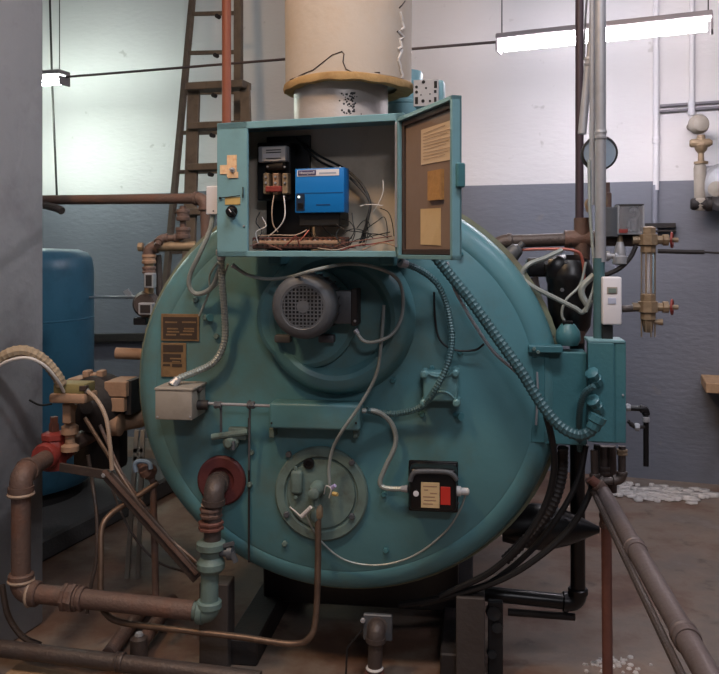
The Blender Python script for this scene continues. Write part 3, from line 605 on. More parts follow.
# burner oil line: down, along and up to the left
ol = thing('oil_line', 'brown tube dropping from burner and looping round to far left', 'pipe', B.P(250, 645, .1))
pts = [B.P(318, 512, .07), B.P(318, 560, .09), B.P(316, 615, .12), B.P(310, 637, .14), B.P(292, 644, .14), B.P(240, 637, .14), B.P(180, 630, .14), B.P(125, 623, .12), B.P(107, 615, .10), B.P(101, 600, .08), B.P(101, 560, .04), B.P(102, 528, 0), B.P(112, 513, -.04), B.P(135, 498, -.08), B.P(158, 482, -.12)]
b = nb(); tube(b, pts, .0115, 12, True); obj('tube', b, copper, ol)
fit(ol, pts[0], UP, .018, .03, brass, 'nut', 6)

# ================================================================= GAS TRAIN, left
gt = thing('gas_supply_pipe', 'thick brown gas pipe squared from floor level up to boiler red ring', 'pipe', B.P(120, 615, .15))
prun(gt, [B.P(222, 479, .0), B.P(214, 487, .13), B.P(212, 548, .13)], .031, rustdk, rustdk, 1.2, 1.6)
fit(gt, B.P(211, 512, .13), UP, .041, .035, rust, 'union', 8); fit(gt, B.P(211, 525, .13), UP, .046, .03, reddish, 'union', 8)
b = nb(); lathe(b, B.P(211, 548, .13), -UP, [(.036, -.03), (.052, -.02), (.052, 0), (.038, .01), (.036, .03), (.05, .05), (.05, .07), (.038, .085)], 20); obj('valve_body', b, teal_g, gt)
b = nb(); lathe(b, B.P(219, 552, .13), B.u, [(.016, 0), (.016, .03), (.026, .032), (.026, .05), (.012, .055)], 12); bar(b, B.P(232, 552, .14), B.P(236, 562, .14), .02, .015); bar(b, B.P(222, 546, .14), B.P(234, 543, .14), .012, .012); obj('valve_handle', b, greym, gt)
prun(gt, [B.P(210, 565, .13), B.P(209, 612, .13), B.P(194, 610.5, .13)], .032, teal_g, teal_g, 1.25, 1.5)
e1, e2 = B.P(194, 610.5, .13), B.P(21, 592, .13)
prun(gt, [e1, e2, B.P(21, 474, .13), B.P(60, 450, -.25), B.P(92, 434, -.45)], .0345, rust, rust, 1.2, 1.5)
ax = (e2-e1).normalized()
fit(gt, B.P(70, 597.5, .13), ax, .052, .045, rust, 'union', 8); fit(gt, B.P(80, 598.5, .13), ax, .045, .03, rust, 'coupling', 16)
for q in (B.P(21, 580, .13), B.P(21, 494, .13)):
    b = nb(); lathe(b, q, UP, [(.047, -.006), (.05, 0), (.047, .006)], 20); obj('thread_seal', b, pinkc, gt)
b = nb(); lathe(b, B.P(31, 594, .13), ax, [(.046, -.006), (.049, 0), (.046, .006)], 20); obj('thread_seal', b, pinkc, gt)
b = nb(); lathe(b, B.P(211.5, 504, .13), UP, [(.034, -.005), (.038, 0), (.034, .005)], 20); obj('thread_seal', b, pinkc, gt)
# red valve
rv = thing('gas_valve', 'small red cast gas cock on the left pipe bend', 'valve', B.P(53, 468, -.13))
a_ = (B.P(92, 434, -.45)-B.P(21, 474, .13)).normalized(); q = B.P(54, 452, -.19)
b = nb(); lathe(b, q-a_*.09, a_, [(.05, 0), (.056, .012), (.056, .03), (.045, .04), (.05, .09), (.045, .13), (.056, .145), (.056, .17), (.05, .18)], 12); lathe(b, q, UP, [(.045, -.07), (.052, -.04), (.052, .03), (.046, .05), (.052, .055), (.052, .075), (.03, .085)], 8); obj('valve_body', b, red, rv)
b = nb(); lathe(b, q+UP*.085, UP, [(.022, 0), (.02, .03), (.016, .035), (.016, .06)], 4); obj('valve_stem', b, reddish, rv)
# actuators on the gas train
ga = thing('gas_actuator', 'olive topped tan gas valve actuator hanging left of boiler', 'actuator', B.P(70, 440, -.25))
qbox('cover', olive, ga, B, 53, 384, 84, 394, -.10, .10, .006, 2)
qbox('housing', tan, ga, B, 48, 394, 85, 404, -.09, .12, .012, 2)
qbox('terminal_opening', edgebr, ga, B, 79, 386, 85.5, 391, -.095, .03, .002, 1)
qbox('stem_bracket', tan, ga, B, 62, 404, 70, 424, -.13, .04, .004, 1)
b = nb(); lathe(b, B.P(70, 404, -.18), -UP, [(.03, 0), (.02, .04), (.02, .08), (.034, .09), (.034, .12), (.02, .13), (.02, .16), (.036, .17), (.036, .19)], 16); obj('valve_stem', b, tan, ga)
gb = thing('regulator_body', 'dusty tan gas regulator block with stacked boxes beside boiler edge', 'regulator', B.P(100, 440, -.45))
qbox('rear_housing', tan, gb, B, 66, 379, 106, 398, -.42, .12, .01, 2)
qbox('upright', tan, gb, B, 82, 374, 101, 410, -.40, .06, .006, 2)
for x in (82, 96): qbox('lug', tan, gb, B, x, 371, x+6, 378, -.38, .05, .004, 1)
qbox('upper_box', tan, gb, B, 104, 382, 126, 397, -.33, .16, .003, 1); qbox('lower_box', tan, gb, B, 104, 398, 124, 412, -.33, .16, .003, 1)
qbox('box_side', darkst, gb, B, 125, 381, 131, 415, -.36, .14, .002, 1)
b = nb(); lathe(b, B.P(92, 405, -.35), B.n, [(.12, -.12), (.12, 0), (.10, .02), (.05, .03), (.03, .05)], 28); obj('diaphragm_case', b, darkst, gb)
b = nb(); tube(b, [B.P(105, 425, -.4), B.P(142, 418, -.5)], .04, 14); fitp = obj('outlet_pipe', b, tan, gb)
b = nb(); lathe(b, B.P(112, 424, -.38), B.u, [(.05, 0), (.05, .04), (.04, .045)], 14); obj('outlet_collar', b, tan, gb)
b = nb(); pbox(b, B, 72, 412, 120, 470, -.55, .1, .02, 2); obj('lower_casing', b, darkst, gb)
# brackets and tubes left
sb = thing('strut', 'bent flat steel strut propping the gas train down to boiler foot', 'strut', B.P(120, 560, 0))
p0, p1, p2 = B.P(60, 467, -.1), B.P(108, 475, -.06), B.P(198, 578, -.02)
b = nb(); bar(b, p0, p1, .035, .012, UP, .002); bar(b, p1, p2, .05, .014, B.n.cross(p2-p1).normalized(), .002); obj('flat_bar', b, rustdk, sb)
b = nb(); bar(b, p1+B.n*.01+Vector((-.01, 0, .02)), p2+B.n*.01+Vector((0, 0, .02)), .006, .03, B.n.cross(p2-p1).normalized()); obj('stiffener', b, rust, sb)
bolt(sb, B.P(104, 475, -.04), B.n, .009, steel)
bc('pale armoured cable curving down from the olive actuator', [(85, 389, -.12), (97, 400, -.08), (106, 418, -.06), (110, 445, -.05), (112, 470, -.05)], .0085, pinkc, .06, (0,), name='armoured_cable', cat='cable')
bc('black lead sticking out left of the tan actuator', [(52, 404, -.13), (40, 405, -.10), (29, 400, -.08)], .004, blackr, name='cable', cat='cable')
for lab, P_, r_, m_ in (('dark upright tube hanging under the gas regulator', [(88, 455, -.2), (92, 480, -.2), (97, 520, -.15), (96, 560, -.12), (91, 585, -.1), (87, 613, -.1)], .008, rustdk),
                        ('upper thin brown tube slanting from regulator to boiler foot', [(85, 418, -.15), (105, 450, -.1), (128, 487, -.06), (155, 525, -.04), (196, 562, -.03)], .008, copper),
                        ('lower thin brown tube slanting behind the strut', [(100, 425, -.22), (120, 470, -.18), (140, 500, -.14), (170, 540, -.12), (196, 580, -.12)], .007, rust),
                        ('thin tube sagging between strut and boiler foot', [(112, 490, -.2), (130, 530, -.2), (155, 560, -.2), (185, 572, -.15)], .005, rustdk)):
    bc(lab, P_, r_, m_, name='tube', cat='tube')
vp = thing('drain_pipe', 'upright rusty pipe with small valve beside lower left boiler edge', 'pipe', B.P(153, 600, -.15))
b = nb(); tube(b, [B.P(153, 480, -.12), B.P(156, 606, -.12)], .014, 12); obj('pipe', b, rust, vp)
b = nb(); lathe(b, B.P(146, 470, -.10), B.n*.6+B.u*-.3+UP*.4, [(.03, -.03), (.034, 0), (.02, .02)], 12); tube(b, [B.P(138, 462, -.1), B.P(153, 480, -.12)], .014, 10); obj('valve_body', b, rust, vp)
b = nb(); tube(b, [B.P(x, y, -.06) for x, y in ((136, 472), (135, 464), (141, 461), (149, 463), (151, 469))], .009, 8, True); obj('lever', b, pm('blue_grey_lever', (110, 128, 146), .5), vp)
ld = thing('small_step_frame', 'pale narrow metal frame standing behind the left boiler edge', 'frame', DP(136, 500, 4.0))
b = nb()
for x0, x1 in ((137, 131), (143, 142)): bar(b, DP(x0, 430, 4.0), DP(x1-4, 578, 4.0), .02, .02)
for y in (450, 458, 470): bar(b, DP(134, y, 4.0), DP(143, y, 4.0), .02, .02)
obj('frame_rail', b, greyb, ld)
# arched flexible hose over the pier
bc('tan wrapped flexible hose arching in from the left edge', [(-22, 385, .0), (-8, 366, .0), (8, 354, .0), (25, 351, -.02), (42, 359, -.05), (55, 373, -.08), (62, 385, -.1)], .022, pm('tan_wrapped_hose', (164, 146, 122), .7, 0, .2, 30, (110, 92, 74), .6, 20, .3), .07, None, name='flexible_hose', cat='hose')
bc('pale thin cable alongside the tan arched hose', [(-10, 372, .05), (8, 361, .05), (28, 358, .03), (45, 366, .0), (58, 381, -.05), (64, 392, -.1)], .006, whitec, name='cable', cat='cable')
# floor level, left
fpipe = thing('floor_pipe', 'thick dark pipe crossing the floor at lower left front', 'pipe', B.P(110, 670, .18))
prun(fpipe, [B.P(-60, 641, .18), B.P(260, 680, .18)], .03, rustdk)
fit(fpipe, B.P(120, 662, .18), B.u, .034, .03, rustdk)
b = nb()
p0, p1 = DP(12, 672, 3.0), DP(110, 690, 2.9); bar(b, p0, p1, .08, .03, Vector((0, 1, 0)), .003); tag(obj('timber_plank', b, woodsh), 'pale timber plank end on the floor below the thick pipe', 'plank')
def gnd(px, py, z=0): return DP(px, py, (CH-z)*F/(py-HY))
sk = thing('floor_drain_pipe', 'low brown pipe on the floor with round cap at front end', 'pipe', gnd(140, 650, .05))
p0, p1 = gnd(172, 600, .06), gnd(139, 647, .06)
b = nb(); tube(b, [p0, p1], .028, 12); obj('pipe', b, rust, sk)
b = nb(); lathe(b, p1+UP*.0, UP, [(.034, -.05), (.034, .035), (.02, .045)], 14); obj('cap', b, rustdk, sk); b = nb(); lathe(b, p1+UP*.046, UP, [(.018, 0), (.014, .01)], 8); obj('cap_plug', b, steel, sk)
b = nb(); tube(b, [gnd(150, 600, .05), gnd(108, 655, .05)], .028, 12); tag(obj('floor_conduit', b, rust), 'low brown pipe lying on floor left of capped pipe', 'pipe')
bc('curved dark hose resting at the foot of the left pier', [(2, 585, .05), (8, 615, .05), (22, 636, .05), (40, 645, .05)], .012, rustdk, name='hose', cat='hose')

# centre bottom drain elbow
dn = thing('drain_elbow', 'iron elbow with square flange dropping below boiler centre', 'pipe', B.P(376, 672, .03))
qbox('square_flange', greym, dn, B, 363, 615, 392, 641, -.03, .02, .004, 1)
prun(dn, [B.P(379, 626, -.04), B.P(376, 628, .06), B.P(374, 700, .06)], .026, rustdk, rustdk, 1.25, 1.4)
b = nb(); lathe(b, B.P(374.5, 668, .06), UP, [(.028, -.006), (.032, 0), (.028, .006)], 18); obj('thread_seal', b, whitec, dn)
b = nb(); lathe(b, B.P(374.5, 671, .06), -UP, [(.034, 0), (.036, .01), (.036, .09)], 18); obj('coupling', b, reddish, dn)
bolt(dn, B.P(363, 620, -.028), B.n, .01, steel)
b = nb(); tube(b, [B.P(362, 630, -.03), B.P(347, 648, -.03), B.P(346, 674, -.03)], .004, 6); obj('sensing_tube', b, darkst, dn)

# ================================================================= RIGHT SIDE
# junction panel bolted to boiler edge
jp = thing('side_panel_box', 'flat teal steel box fixed on the right edge of boiler', 'box', B.P(562, 445, -.05))
qbox('box_body', teal_d, jp, B, 541, 352, 587, 445, -.02, .10, .004, 1)
qbox('left_plate', teal_d, jp, B, 531, 357, 545, 443, .0, .015, .003, 1)
qbox('top_bracket', teal_d, jp, B, 529, 346, 563, 353, .03, .06, .003, 1)
for x, y in ((534, 349), (538, 352)): bolt(jp, B.P(x, y, .031), B.n, .007, teal_g)
b = nb(); tube(b, [B.P(537, 372, .02), B.P(538, 392, .02), B.P(536, 425, .02)], .004, 8); obj('handle_rod', b, steel, jp)
rc = thing('wiring_box', 'narrow upright teal wiring box beneath the tall grey conduit', 'box', B.P(608, 443, -.02))
qbox('box_body', teal_d, rc, B, 591.5, 341, 619, 443, .06, .12, .003, 1)
qbox('cover', teal_d, rc, B, 588, 343, 614, 442, .068, .01, .002, 1)
qbox('side_flange', teal_d, rc, B, 615.5, 341, 626, 443, .063, .06, .002, 1)
qbox('top_edge', teal_c, rc, B, 588, 340, 625, 343, .066, .11, .002, 1)
for x, y in ((597, 381), (598, 408)):
    b = nb(); q = B.P(x, y, .07); lathe(b, q, B.n*.6+UP*.75-B.u*.5, [(.022, -.01), (.022, .015), (.018, .017), (.018, .035), (.024, .037), (.024, .047), (.014, .052)], 8); obj('conduit_hub', b, teal_d, rc)
bolt(rc, B.P(623, 395, .066), B.n, .004, steel, .003, 'screw')
bc('short grey conduit from box hub bending down behind side panel', [(594, 386, .12), (585, 393, .10), (580, 408, .06), (579, 430, .0), (580, 450, -.05)], .011, flext, .07)
# cables that fall from the panel and run under the boiler
for lab, P_, r_ in (('outer black cable sweeping from wiring box under the boiler', [(597, 445, -.02), (594, 480, -.03), (576, 520, -.04), (545, 552, -.04), (500, 580, -.06), (440, 598, -.10), (400, 605, -.15)], .012),
                    ('middle black cable sweeping below side panel under the boiler', [(586, 445, -.04), (578, 480, -.05), (556, 520, -.06), (525, 556, -.07), (480, 588, -.09), (420, 604, -.12)], .011),
                    ('inner black cable hanging from the heavy teal conduit', [(545, 410, .10), (552, 440, .06), (554, 470, .02), (545, 505, .0), (524, 540, -.02), (490, 572, -.05), (440, 596, -.09)], .012),
                    ('ribbed dark hose bulging right below the side panel', [(563, 447, -.08), (561, 480, -.10), (550, 510, -.10), (530, 535, -.10), (505, 560, -.10)], .02)):
    bc(lab, P_, r_, blackr if 'ribbed' not in lab else darkst, .08 if 'ribbed' in lab else 0, name='cable', cat='cable')
# dark drain pipe frame
dp = thing('black_drain_pipe', 'black upright pipe turning left along the floor behind boiler edge', 'pipe', B.P(578, 612, -.35))
prun(dp, [B.P(577, 330, -.35), B.P(578, 603, -.35), B.P(480, 593, -.35)], .029, black, black, 1.2, 1.5)
b = nb(); tube(b, [B.P(508, 612, -.35), B.P(575, 617, -.35)], .014, 10); obj('lower_tube', b, darkst, dp)
b = nb(); q = B.P(545, 527, -.22); lathe(b, q, B.u, [(.06, -.16), (.085, -.05), (.085, 0), (.065, .08), (.035, .15), (.012, .20)], 28); tag(obj('conical_cap', b, black), 'dark pointed cone poking right behind the black cables', 'cap')
# rusty upright and the pipe that comes forward
up_ = thing('upright_rusty_pipe', 'slim rusty upright pipe standing on floor at right', 'pipe', B.P(608, 690, .0))
prun(up_, [B.P(590, 478, .0), B.P(606, 492, .0), B.P(608, 720, .0)], .018, reddish, rust, 1.25, 1.8)
fit(up_, B.P(606.5, 520, .0), UP, .025, .05, rust)
lp = thing('long_grey_pipe', 'long grey pipe coming forward to the lower right corner', 'pipe', DP(650, 560, 2.3))
s0 = DP(597, 482, 3.0); dv = Vector((.128, 1, 0)).normalized()
greyp = pm('grey_drain_pipe', (104, 92, 90), .5, .2, .2, 12, (80, 62, 54), .5, 8, .15)
b = nb(); tube(b, [s0, s0-dv*2.1], .0265, 20); obj('pipe', b, greyp, lp)
for t in (.68, 1.21): fit(lp, s0-dv*t, dv, .031, .05, greyp)
b = nb(); tube(b, [s0+dv*.02+Vector((-.03, 0, 0.0)), s0+Vector((-.045, 0, -.035))-dv*2.0], .010, 10); obj('side_tube', b, rustdk, lp)
ub = thing('u_bend_pipe', 'small dark pipe bend hanging under the wiring box', 'pipe', B.P(615, 482, -.02))
prun(ub, [B.P(622, 446, -.01), B.P(622, 480, -.01), B.P(595, 482, -.01), B.P(594, 450, -.01)], .013, rustdk, rustdk, 1.3, 1.8); fit(ub, B.P(622, 452, -.01), UP, .02, .02, brass, 'nut', 6)
pc = thing('pipe_bundle', 'dark pair of stub pipes between wiring box and long grey pipe', 'pipe', B.P(605, 485, -.12))
for x in (603, 611): b = nb(); tube(b, [B.P(x, 446, -.12), B.P(x+1, 492, -.12)], .018, 12); obj('stub', b, rustdk, pc)
fit(pc, B.P(604, 470, -.12), UP, .026, .03, rustdk)

# header pipe across to the water column
hd = thing('header_pipe', 'dark steam header pipe running level right of boiler top', 'pipe', B.P(560, 245, -.22))
prun(hd, [B.P(485, 262, -.22), B.P(498, 242, -.22), B.P(582, 239, -.22), B.P(648, 240, -.22)], .025, rustdk, rustdk, 1.15, 1.6)
b = nb(); lathe(b, B.P(578, 239, -.22), B.u, [(.033, -.05), (.033, .05)], 16); lathe(b, B.P(582, 239, -.22), UP, [(.03, -.08), (.03, .08)], 16); obj('tee', b, rust, hd)
b = nb(); lathe(b, B.P(508, 258, -.15), B.u*.7+UP*.7, [(.03, -.02), (.034, .0), (.026, .05), (.012, .06), (.012, .08)], 12); tag(obj('small_valve', b, greym), 'small grey relief valve at left end of header pipe', 'valve')
bc('thin red copper tube bending from relief valve down to black pump', [(518, 250, -.16), (545, 249, -.15), (572, 250, -.14), (582, 258, -.14), (584, 285, -.14), (582, 300, -.14)], .0055, pm('red_copper_tube', (160, 90, 78), .45, .3), name='tube', cat='tube')
bc('grey cable looping left in front of black pump body', [(562, 250, -.14), (545, 258, -.12), (528, 265, -.10), (522, 276, -.10), (532, 286, -.08), (555, 298, -.08), (575, 308, -.08), (583, 312, -.08), (592, 300, -.08)], .009, flexm, name='cable', cat='cable')
bc('grey wire hooking down beneath the copper tube', [(586, 262, -.1), (580, 285, -.09), (566, 300, -.08), (562, 315, -.08), (569, 328, -.08)], .005, flexm, name='cable', cat='cable')
bc('short thick grey hose curling beside the tall conduit', [(594, 275, -.08), (583, 286, -.08), (582, 295, -.08), (588, 306, -.08)], .012, flexm, name='hose', cat='hose')
bc('thin ribbed conduit strapped along the tall grey conduit', [(589, 160, -.03), (590, 210, -.03), (593, 250, -.03), (595, 280, -.03), (590, 300, -.03), (586, 312, -.04)], .006, flexm, .08)
pm_ = thing('feed_regulator', 'black low water cutoff body hanging under the header pipe', 'pump', B.P(560, 330, -.3))
qbox('head', black, pm_, B, 527, 258, 558, 277, -.24, .12, .012, 3)
b = nb(); lathe(b, B.P(570, 268, -.22), UP, [(.05, -.26), (.075, -.22), (.085, -.12), (.085, -.06), (.09, -.05), (.09, -.02), (.07, .03), (.04, .05)], 26); lathe(b, B.P(556, 268, -.22), B.n, [(.045, -.05), (.045, .06), (.03, .07)], 16); obj('casing', b, black, pm_)
b = nb(); lathe(b, B.P(574, 300, -.2), UP, [(.035, -.16), (.05, -.08), (.055, 0), (.05, .04)], 18); obj('lower_casing', b, rust, pm_)
for x, y in ((534, 264), (546, 263), (566, 262), (562, 290)): bolt(pm_, B.P(x, y, -.12), B.n, .008, greym)
b = nb(); tube(b, [B.P(534, 277, -.24), B.P(538, 300, -.24), B.P(544, 320, -.24), B.P(546, 335, -.24)], .016, 10, True); obj('inlet_pipe', b, rustdk, pm_)
bl = thing('bell_fitting', 'small teal dome fitting sitting on the side panel box', 'fitting', B.P(568, 345, -.06))
b = nb(); lathe(b, B.P(568, 345, -.06), UP, [(.035, 0), (.045, .02), (.042, .05), (.025, .075), (.012, .08)], 20); obj('dome', b, teal_d, bl)
qbox('top_block', black, bl, B, 563, 321, 573, 328, -.04, .04, .002, 1)
b = nb(); tube(b, [B.P(548, 348, -.12), B.P(552, 335, -.12)], .02, 10); tag(obj('pipe_stub', b, rust), 'short brown stub left of the small teal dome', 'pipe')
# tall conduits
tc1 = thing('tall_conduit', 'tall grey steel conduit rising from wiring box to the ceiling', 'conduit', B.P(600, 342, .0))
z1 = 4.5
def vrun(px, y0, w, r, m, parent, name='pipe', y1=None):
    p = B.P(px, y0, w); q = Vector((p.x, p.y, z1)) if y1 is None else Vector((p.x, p.y, B.P(px, y1, w).z)); b = nb(); tube(b, [p, q], r, 16); return obj(name, b, m, parent)
vrun(600.5, 262, 0, .0185, steel, tc1); vrun(599, 343, 0, .0195, flext, tc1, 'painted_length', 258)
fit(tc1, B.P(600.5, 135, 0), UP, .022, .03, steel)
cable('steel_conduit', 'second slimmer conduit tight against left of tall grey conduit', 'conduit', [Vector((B.P(592.5, 0, -.04).x, B.P(592.5, 0, -.04).y, z)) for z in (2.3 if 0 else B.P(593, 205, -.04).z, 4.5)], .011, steel)
bp2 = B.P(579.5, 300, -.9); b = nb(); tube(b, [Vector((bp2.x, bp2.y, 0)), Vector((bp2.x, bp2.y, 4.5))], .019, 16); tag(obj('pole', b, pm('dark_maroon_pole', (62, 46, 52), .5, .1, .1)), 'dark maroon pole standing behind header pipe up to ceiling', 'pole')
sc_ = thing('slanted_conduit', 'short slanting bright conduit ending in air beside tall conduit', 'conduit', B.P(582, 134, -.1))
p0, p1 = B.P(582, 134, -.1), B.P(589, 62, -.1); p2 = B.P(596, -20, -.1); p2 = p1+(p2-p1)*((4.5-p1.z)/(p2.z-p1.z))
b = nb(); tube(b, [p0, p1], .015, 14); obj('lower_sleeve', b, steel, sc_); b = nb(); tube(b, [p1, p2], .0115, 14); obj('pipe', b, steel, sc_); fit(sc_, p1, p1-p0, .018, .03, steel)
bc('thin dark wire rising beside the slanted conduit', [(584, 60, -.12), (585, 30, -.12), (586, 10, -.12), (590, -30, -.12)], .004, greym, name='wire', cat='wire')
# round gauge
gg = thing('pressure_gauge', 'round pale faced pressure gauge behind the tall conduit', 'gauge', B.P(599, 171, -.12))
b = nb(); q = B.P(599.5, 153, -.12); lathe(b, q, B.n, [(.06, -.04), (.064, -.03), (.064, .008), (.058, .012), (.057, .006)], 36, capb=False); obj('case', b, darkst, gg)
b = nb(); lathe(b, q, B.n, [(.058, 0), (.057, .006), (.002, .006)], 36); dl = obj('dial', b, pm('gauge_dial', (150, 164, 178), .35, 0, .05), gg)
b = nb(); tube(b, [q-UP*.06, B.P(606, 205, -.16)], .01, 10); obj('stem', b, brass, gg)
# pressure control with clear cover
pc_ = thing('pressure_switch', 'grey pressure control box with clear glass cover on header pipe', 'switch', B.P(622, 238, -.2))
qbox('case', greym, pc_, B, 604, 207, 619, 237, -.14, .09, .003, 1); qbox('back_plate', greym, pc_, B, 618, 205, 643, 233, -.20, .01, .002, 1)
for x0, y0, x1, y1 in ((618, 204, 644, 206), (642, 205, 644.5, 234), (618, 232, 644, 234.5), (617.5, 205, 619.5, 234)): qbox('cover_edge', darkst if y1 < 210 else steel, pc_, B, x0, y0, x1, y1, -.135, .07, .001, 1)
b = nb(); pbox(b, B, 619, 206, 643, 233, -.134, .003); obj('glass_cover', b, glassm, pc_)
b = nb(); tube(b, [B.P(x, y, -.16) for x, y in ((630, 212), (634, 209), (638, 213), (636, 219), (630, 220), (629, 227))], .006, 8, True); lathe(b, B.P(634, 226, -.17), UP, [(.014, -.02), (.014, .03)], 10); obj('bourdon_tube', b, steel, pc_)
qbox('red_tag', red, pc_, B, 619, 229, 628, 233, -.13, .01, .001, 1)
b = nb(); lathe(b, B.P(606, 207, -.17), UP, [(.02, 0), (.02, .05), (.014, .055), (.014, .09)], 12); obj('siphon', b, rust, pc_)
b = nb(); tube(b, [B.P(x, y, -.15) for x, y in ((588, 212), (586, 203), (592, 199), (600, 202))], .006, 8, True); tag(obj('siphon_loop', b, brass), 'small brass siphon loop left of the pressure control', 'tube')
# fitting below the header
bv = thing('ball_valve', 'small silver valve hanging under header left of gauge glass', 'valve', B.P(617, 262, -.16))
b = nb(); lathe(b, B.P(620, 250, -.16), -UP, [(.012, -.03), (.02, 0), (.02, .02), (.028, .025), (.028, .05), (.012, .055)], 14); lathe(b, B.P(606, 256, -.16), B.u, [(.018, 0), (.018, .012), (.01, .014), (.01, .03), (.018, .032), (.018, .05)], 12); obj('valve_body', b, steel, bv)
b = nb(); lathe(b, B.P(620, 243, -.16), UP, [(.01, -.03), (.012, 0), (.008, .03)], 10); obj('nipple', b, brass, bv)
bc('dark hose dropping from valve behind white controller', [(636, 246, -.15), (630, 258, -.15), (620, 268, -.15), (608, 274, -.15), (600, 276, -.15)], .009, darkst, .07, name='hose', cat='hose')
# white controller
wc = thing('water_level_controller', 'white wall controller with small grey screen beside the tall conduit', 'controller', B.P(612, 325, .04))
qbox('case', white, wc, B, 602.5, 277, 622, 325, .05, .05, .006, 3)
qbox('screen_frame', greyb, wc, B, 607, 287, 617.5, 294, .052, .003, .001, 1); qbox('screen', pm('lcd_green', (110, 124, 118), .25), wc, B, 608.5, 288.5, 616, 292.8, .054, .003)
qbox('keypad', pm('keypad_blue', (170, 176, 196), .5), wc, B, 608, 298, 616, 304, .0525, .003, .001, 1)
qbox('back_box', blackr, wc, B, 602, 322, 613, 341, .03, .04, .003, 1)
# gauge glass
wg = thing('gauge_glass', 'brass water gauge glass with two red wheels right of header', 'gauge', B.P(648, 338, -.15))
gx = 648
b = nb(); lathe(b, B.P(gx, 292, -.15), UP, [(.022, -.005), (.022, .17)], 24); obj('glass_tube', b, glassm, wg)
b = nb(); lathe(b, B.P(gx, 292, -.15), UP, [(.007, -.005), (.007, .17)], 10); obj('inner_tube', b, white, wg)
for x in (641.5, 646, 651, 655): b = nb(); tube(b, [B.P(x, 337 if x < 644 or x > 650 else 332, -.13 if x in (646, 651) else -.15), B.P(x, 243, -.13 if x in (646, 651) else -.15)], .0028, 6); obj('guard_rod', b, brass, wg)
for y in (240, 307):
    b = nb(); q = B.P(gx, y, -.15); lathe(b, q, UP, [(.018, -.05), (.028, -.045), (.028, -.02), (.036, -.018), (.036, .02), (.028, .022), (.028, .045), (.018, .05)], 8); lathe(b, q, B.u, [(.016, -.055), (.016, .05), (.022, .052), (.022, .07), (.009, .072), (.009, .105)], 10); obj('valve_body', b, brass, wg)
    handwheel(wg, B.P(672, y, -.15), B.u*1.0+B.n*.35, .026, red)
b = nb(); lathe(b, B.P(gx, 320, -.15), UP, [(.012, -.045), (.016, -.04), (.022, 0), (.022, .03)], 10); lathe(b, B.P(659, 322, -.15), B.u, [(.006, -.02), (.012, 0), (.012, .012)], 10); obj('drain_cock', b, brass, wg)
b = nb(); tube(b, [B.P(622, 309, -.15), B.P(640, 308, -.15)], .013, 12); obj('lower_nipple', b, rustdk, wg)
b = nb(); tube(b, [B.P(658, 251, -.10), B.P(690, 252, -.10), B.P(704, 252, -.1)], .0085, 10); tube(b, [B.P(704, 252, -.1), B.P(740, 254, -.1)], .004, 8); tag(obj('lever_rod', b, darkst), 'dark lever rod pointing right below upper red wheel', 'rod')
# tap pipes right of wiring box
tp = thing('sampling_tap', 'dark pipe elbow with chrome tap right of the wiring box', 'tap', B.P(646, 466, -.05))
prun(tp, [B.P(627, 408, -.03), B.P(646, 409, -.03), B.P(646, 466, -.03)], .0095, black, black, 1.35, 1.6)
prun(tp, [B.P(628, 421, -.02), B.P(634, 427, -.02), B.P(645, 427, -.02)], .006, darkst)
for x, y in ((628, 407.5), (637, 427), (646, 419.5)): b = nb(); lathe(b, B.P(x, y, -.015), B.u if y != 419.5 else UP, [(.012, -.008), (.014, 0), (.012, .008)], 10); obj('chrome_collar', b, steel, tp)

# ================================================================= BACK OF THE ROOM
# fluorescent fixtures
fixm = pm('fixture_enamel', (150, 140, 142), .5, 0, .06)
def fixture(p0, p1, label, hang, tm):
    ax = (p1-p0).normalized(); m_ = (p0+p1)/2; side = Vector((0, 0, 1)).cross(ax).normalized()
    t = thing('fluorescent_light', label, 'light', m_, 'fluorescent fixtures'); L_ = (p1-p0).length
    b = nb(); bar(b, p0+UP*.008, p1+UP*.008, .13, .034, side, .006); obj('fixture_body', b, fixm, t)
    for s in (-.033, .033): b = nb(); tube(b, [p0+ax*.03-UP*.052+side*s, p1-ax*.03-UP*.052+side*s], .018, 12); obj('tube', b, tm, t)
    for q, e in ((p0, 1), (p1, -1)): b = nb(); bar(b, q+ax*e*.005-UP*.02, q+ax*e*.005-UP*.085, .12, .012, side, .002); obj('lamp_holder', b, fixm, t)
    for f in hang: q = p0+(p1-p0)*f; b = nb(); tube(b, [q, q+UP*(4.5-q.z)], .0035, 6); obj('suspension_cable', b, darkst, t)
    return t
R0, R1 = DP(498, 38, 5.07), DP(713, 16, 4.57); R1.z = R0.z = 2.9
fixture(R0, R1, 'hanging fluorescent light glowing lilac white above right side of room', (.02, .98), em('tube_glow_lilac', (.97, .93, 1.0), 52))
L1 = DP(65, 74, 6.05); Lz = L1.z; L0 = L1-W.u*1.22; L0.z = L1.z
fixture(L0, L1, 'hanging fluorescent light glowing green white behind left concrete pier', (.02, .96), em('tube_glow_green', (.84, 1.0, .89), 78))
b = nb(); tube(b, [DP(66, 77, 6.05), DP(497, 42, 5.07)], .009, 8); tag(obj('ceiling_conduit', b, pm('brown_conduit', (92, 78, 76), .6)), 'thin brown conduit strung between the two fluorescent lights', 'conduit')
q = DP(50, 0, 6.4); b = nb(); tube(b, [DP(48, -70, 6.5), DP(52, 80, 6.5), DP(57, 200, 6.5)], .009, 8); tag(obj('pull_cord', b, darkst), 'dark cord hanging down past the left fluorescent light', 'cord')
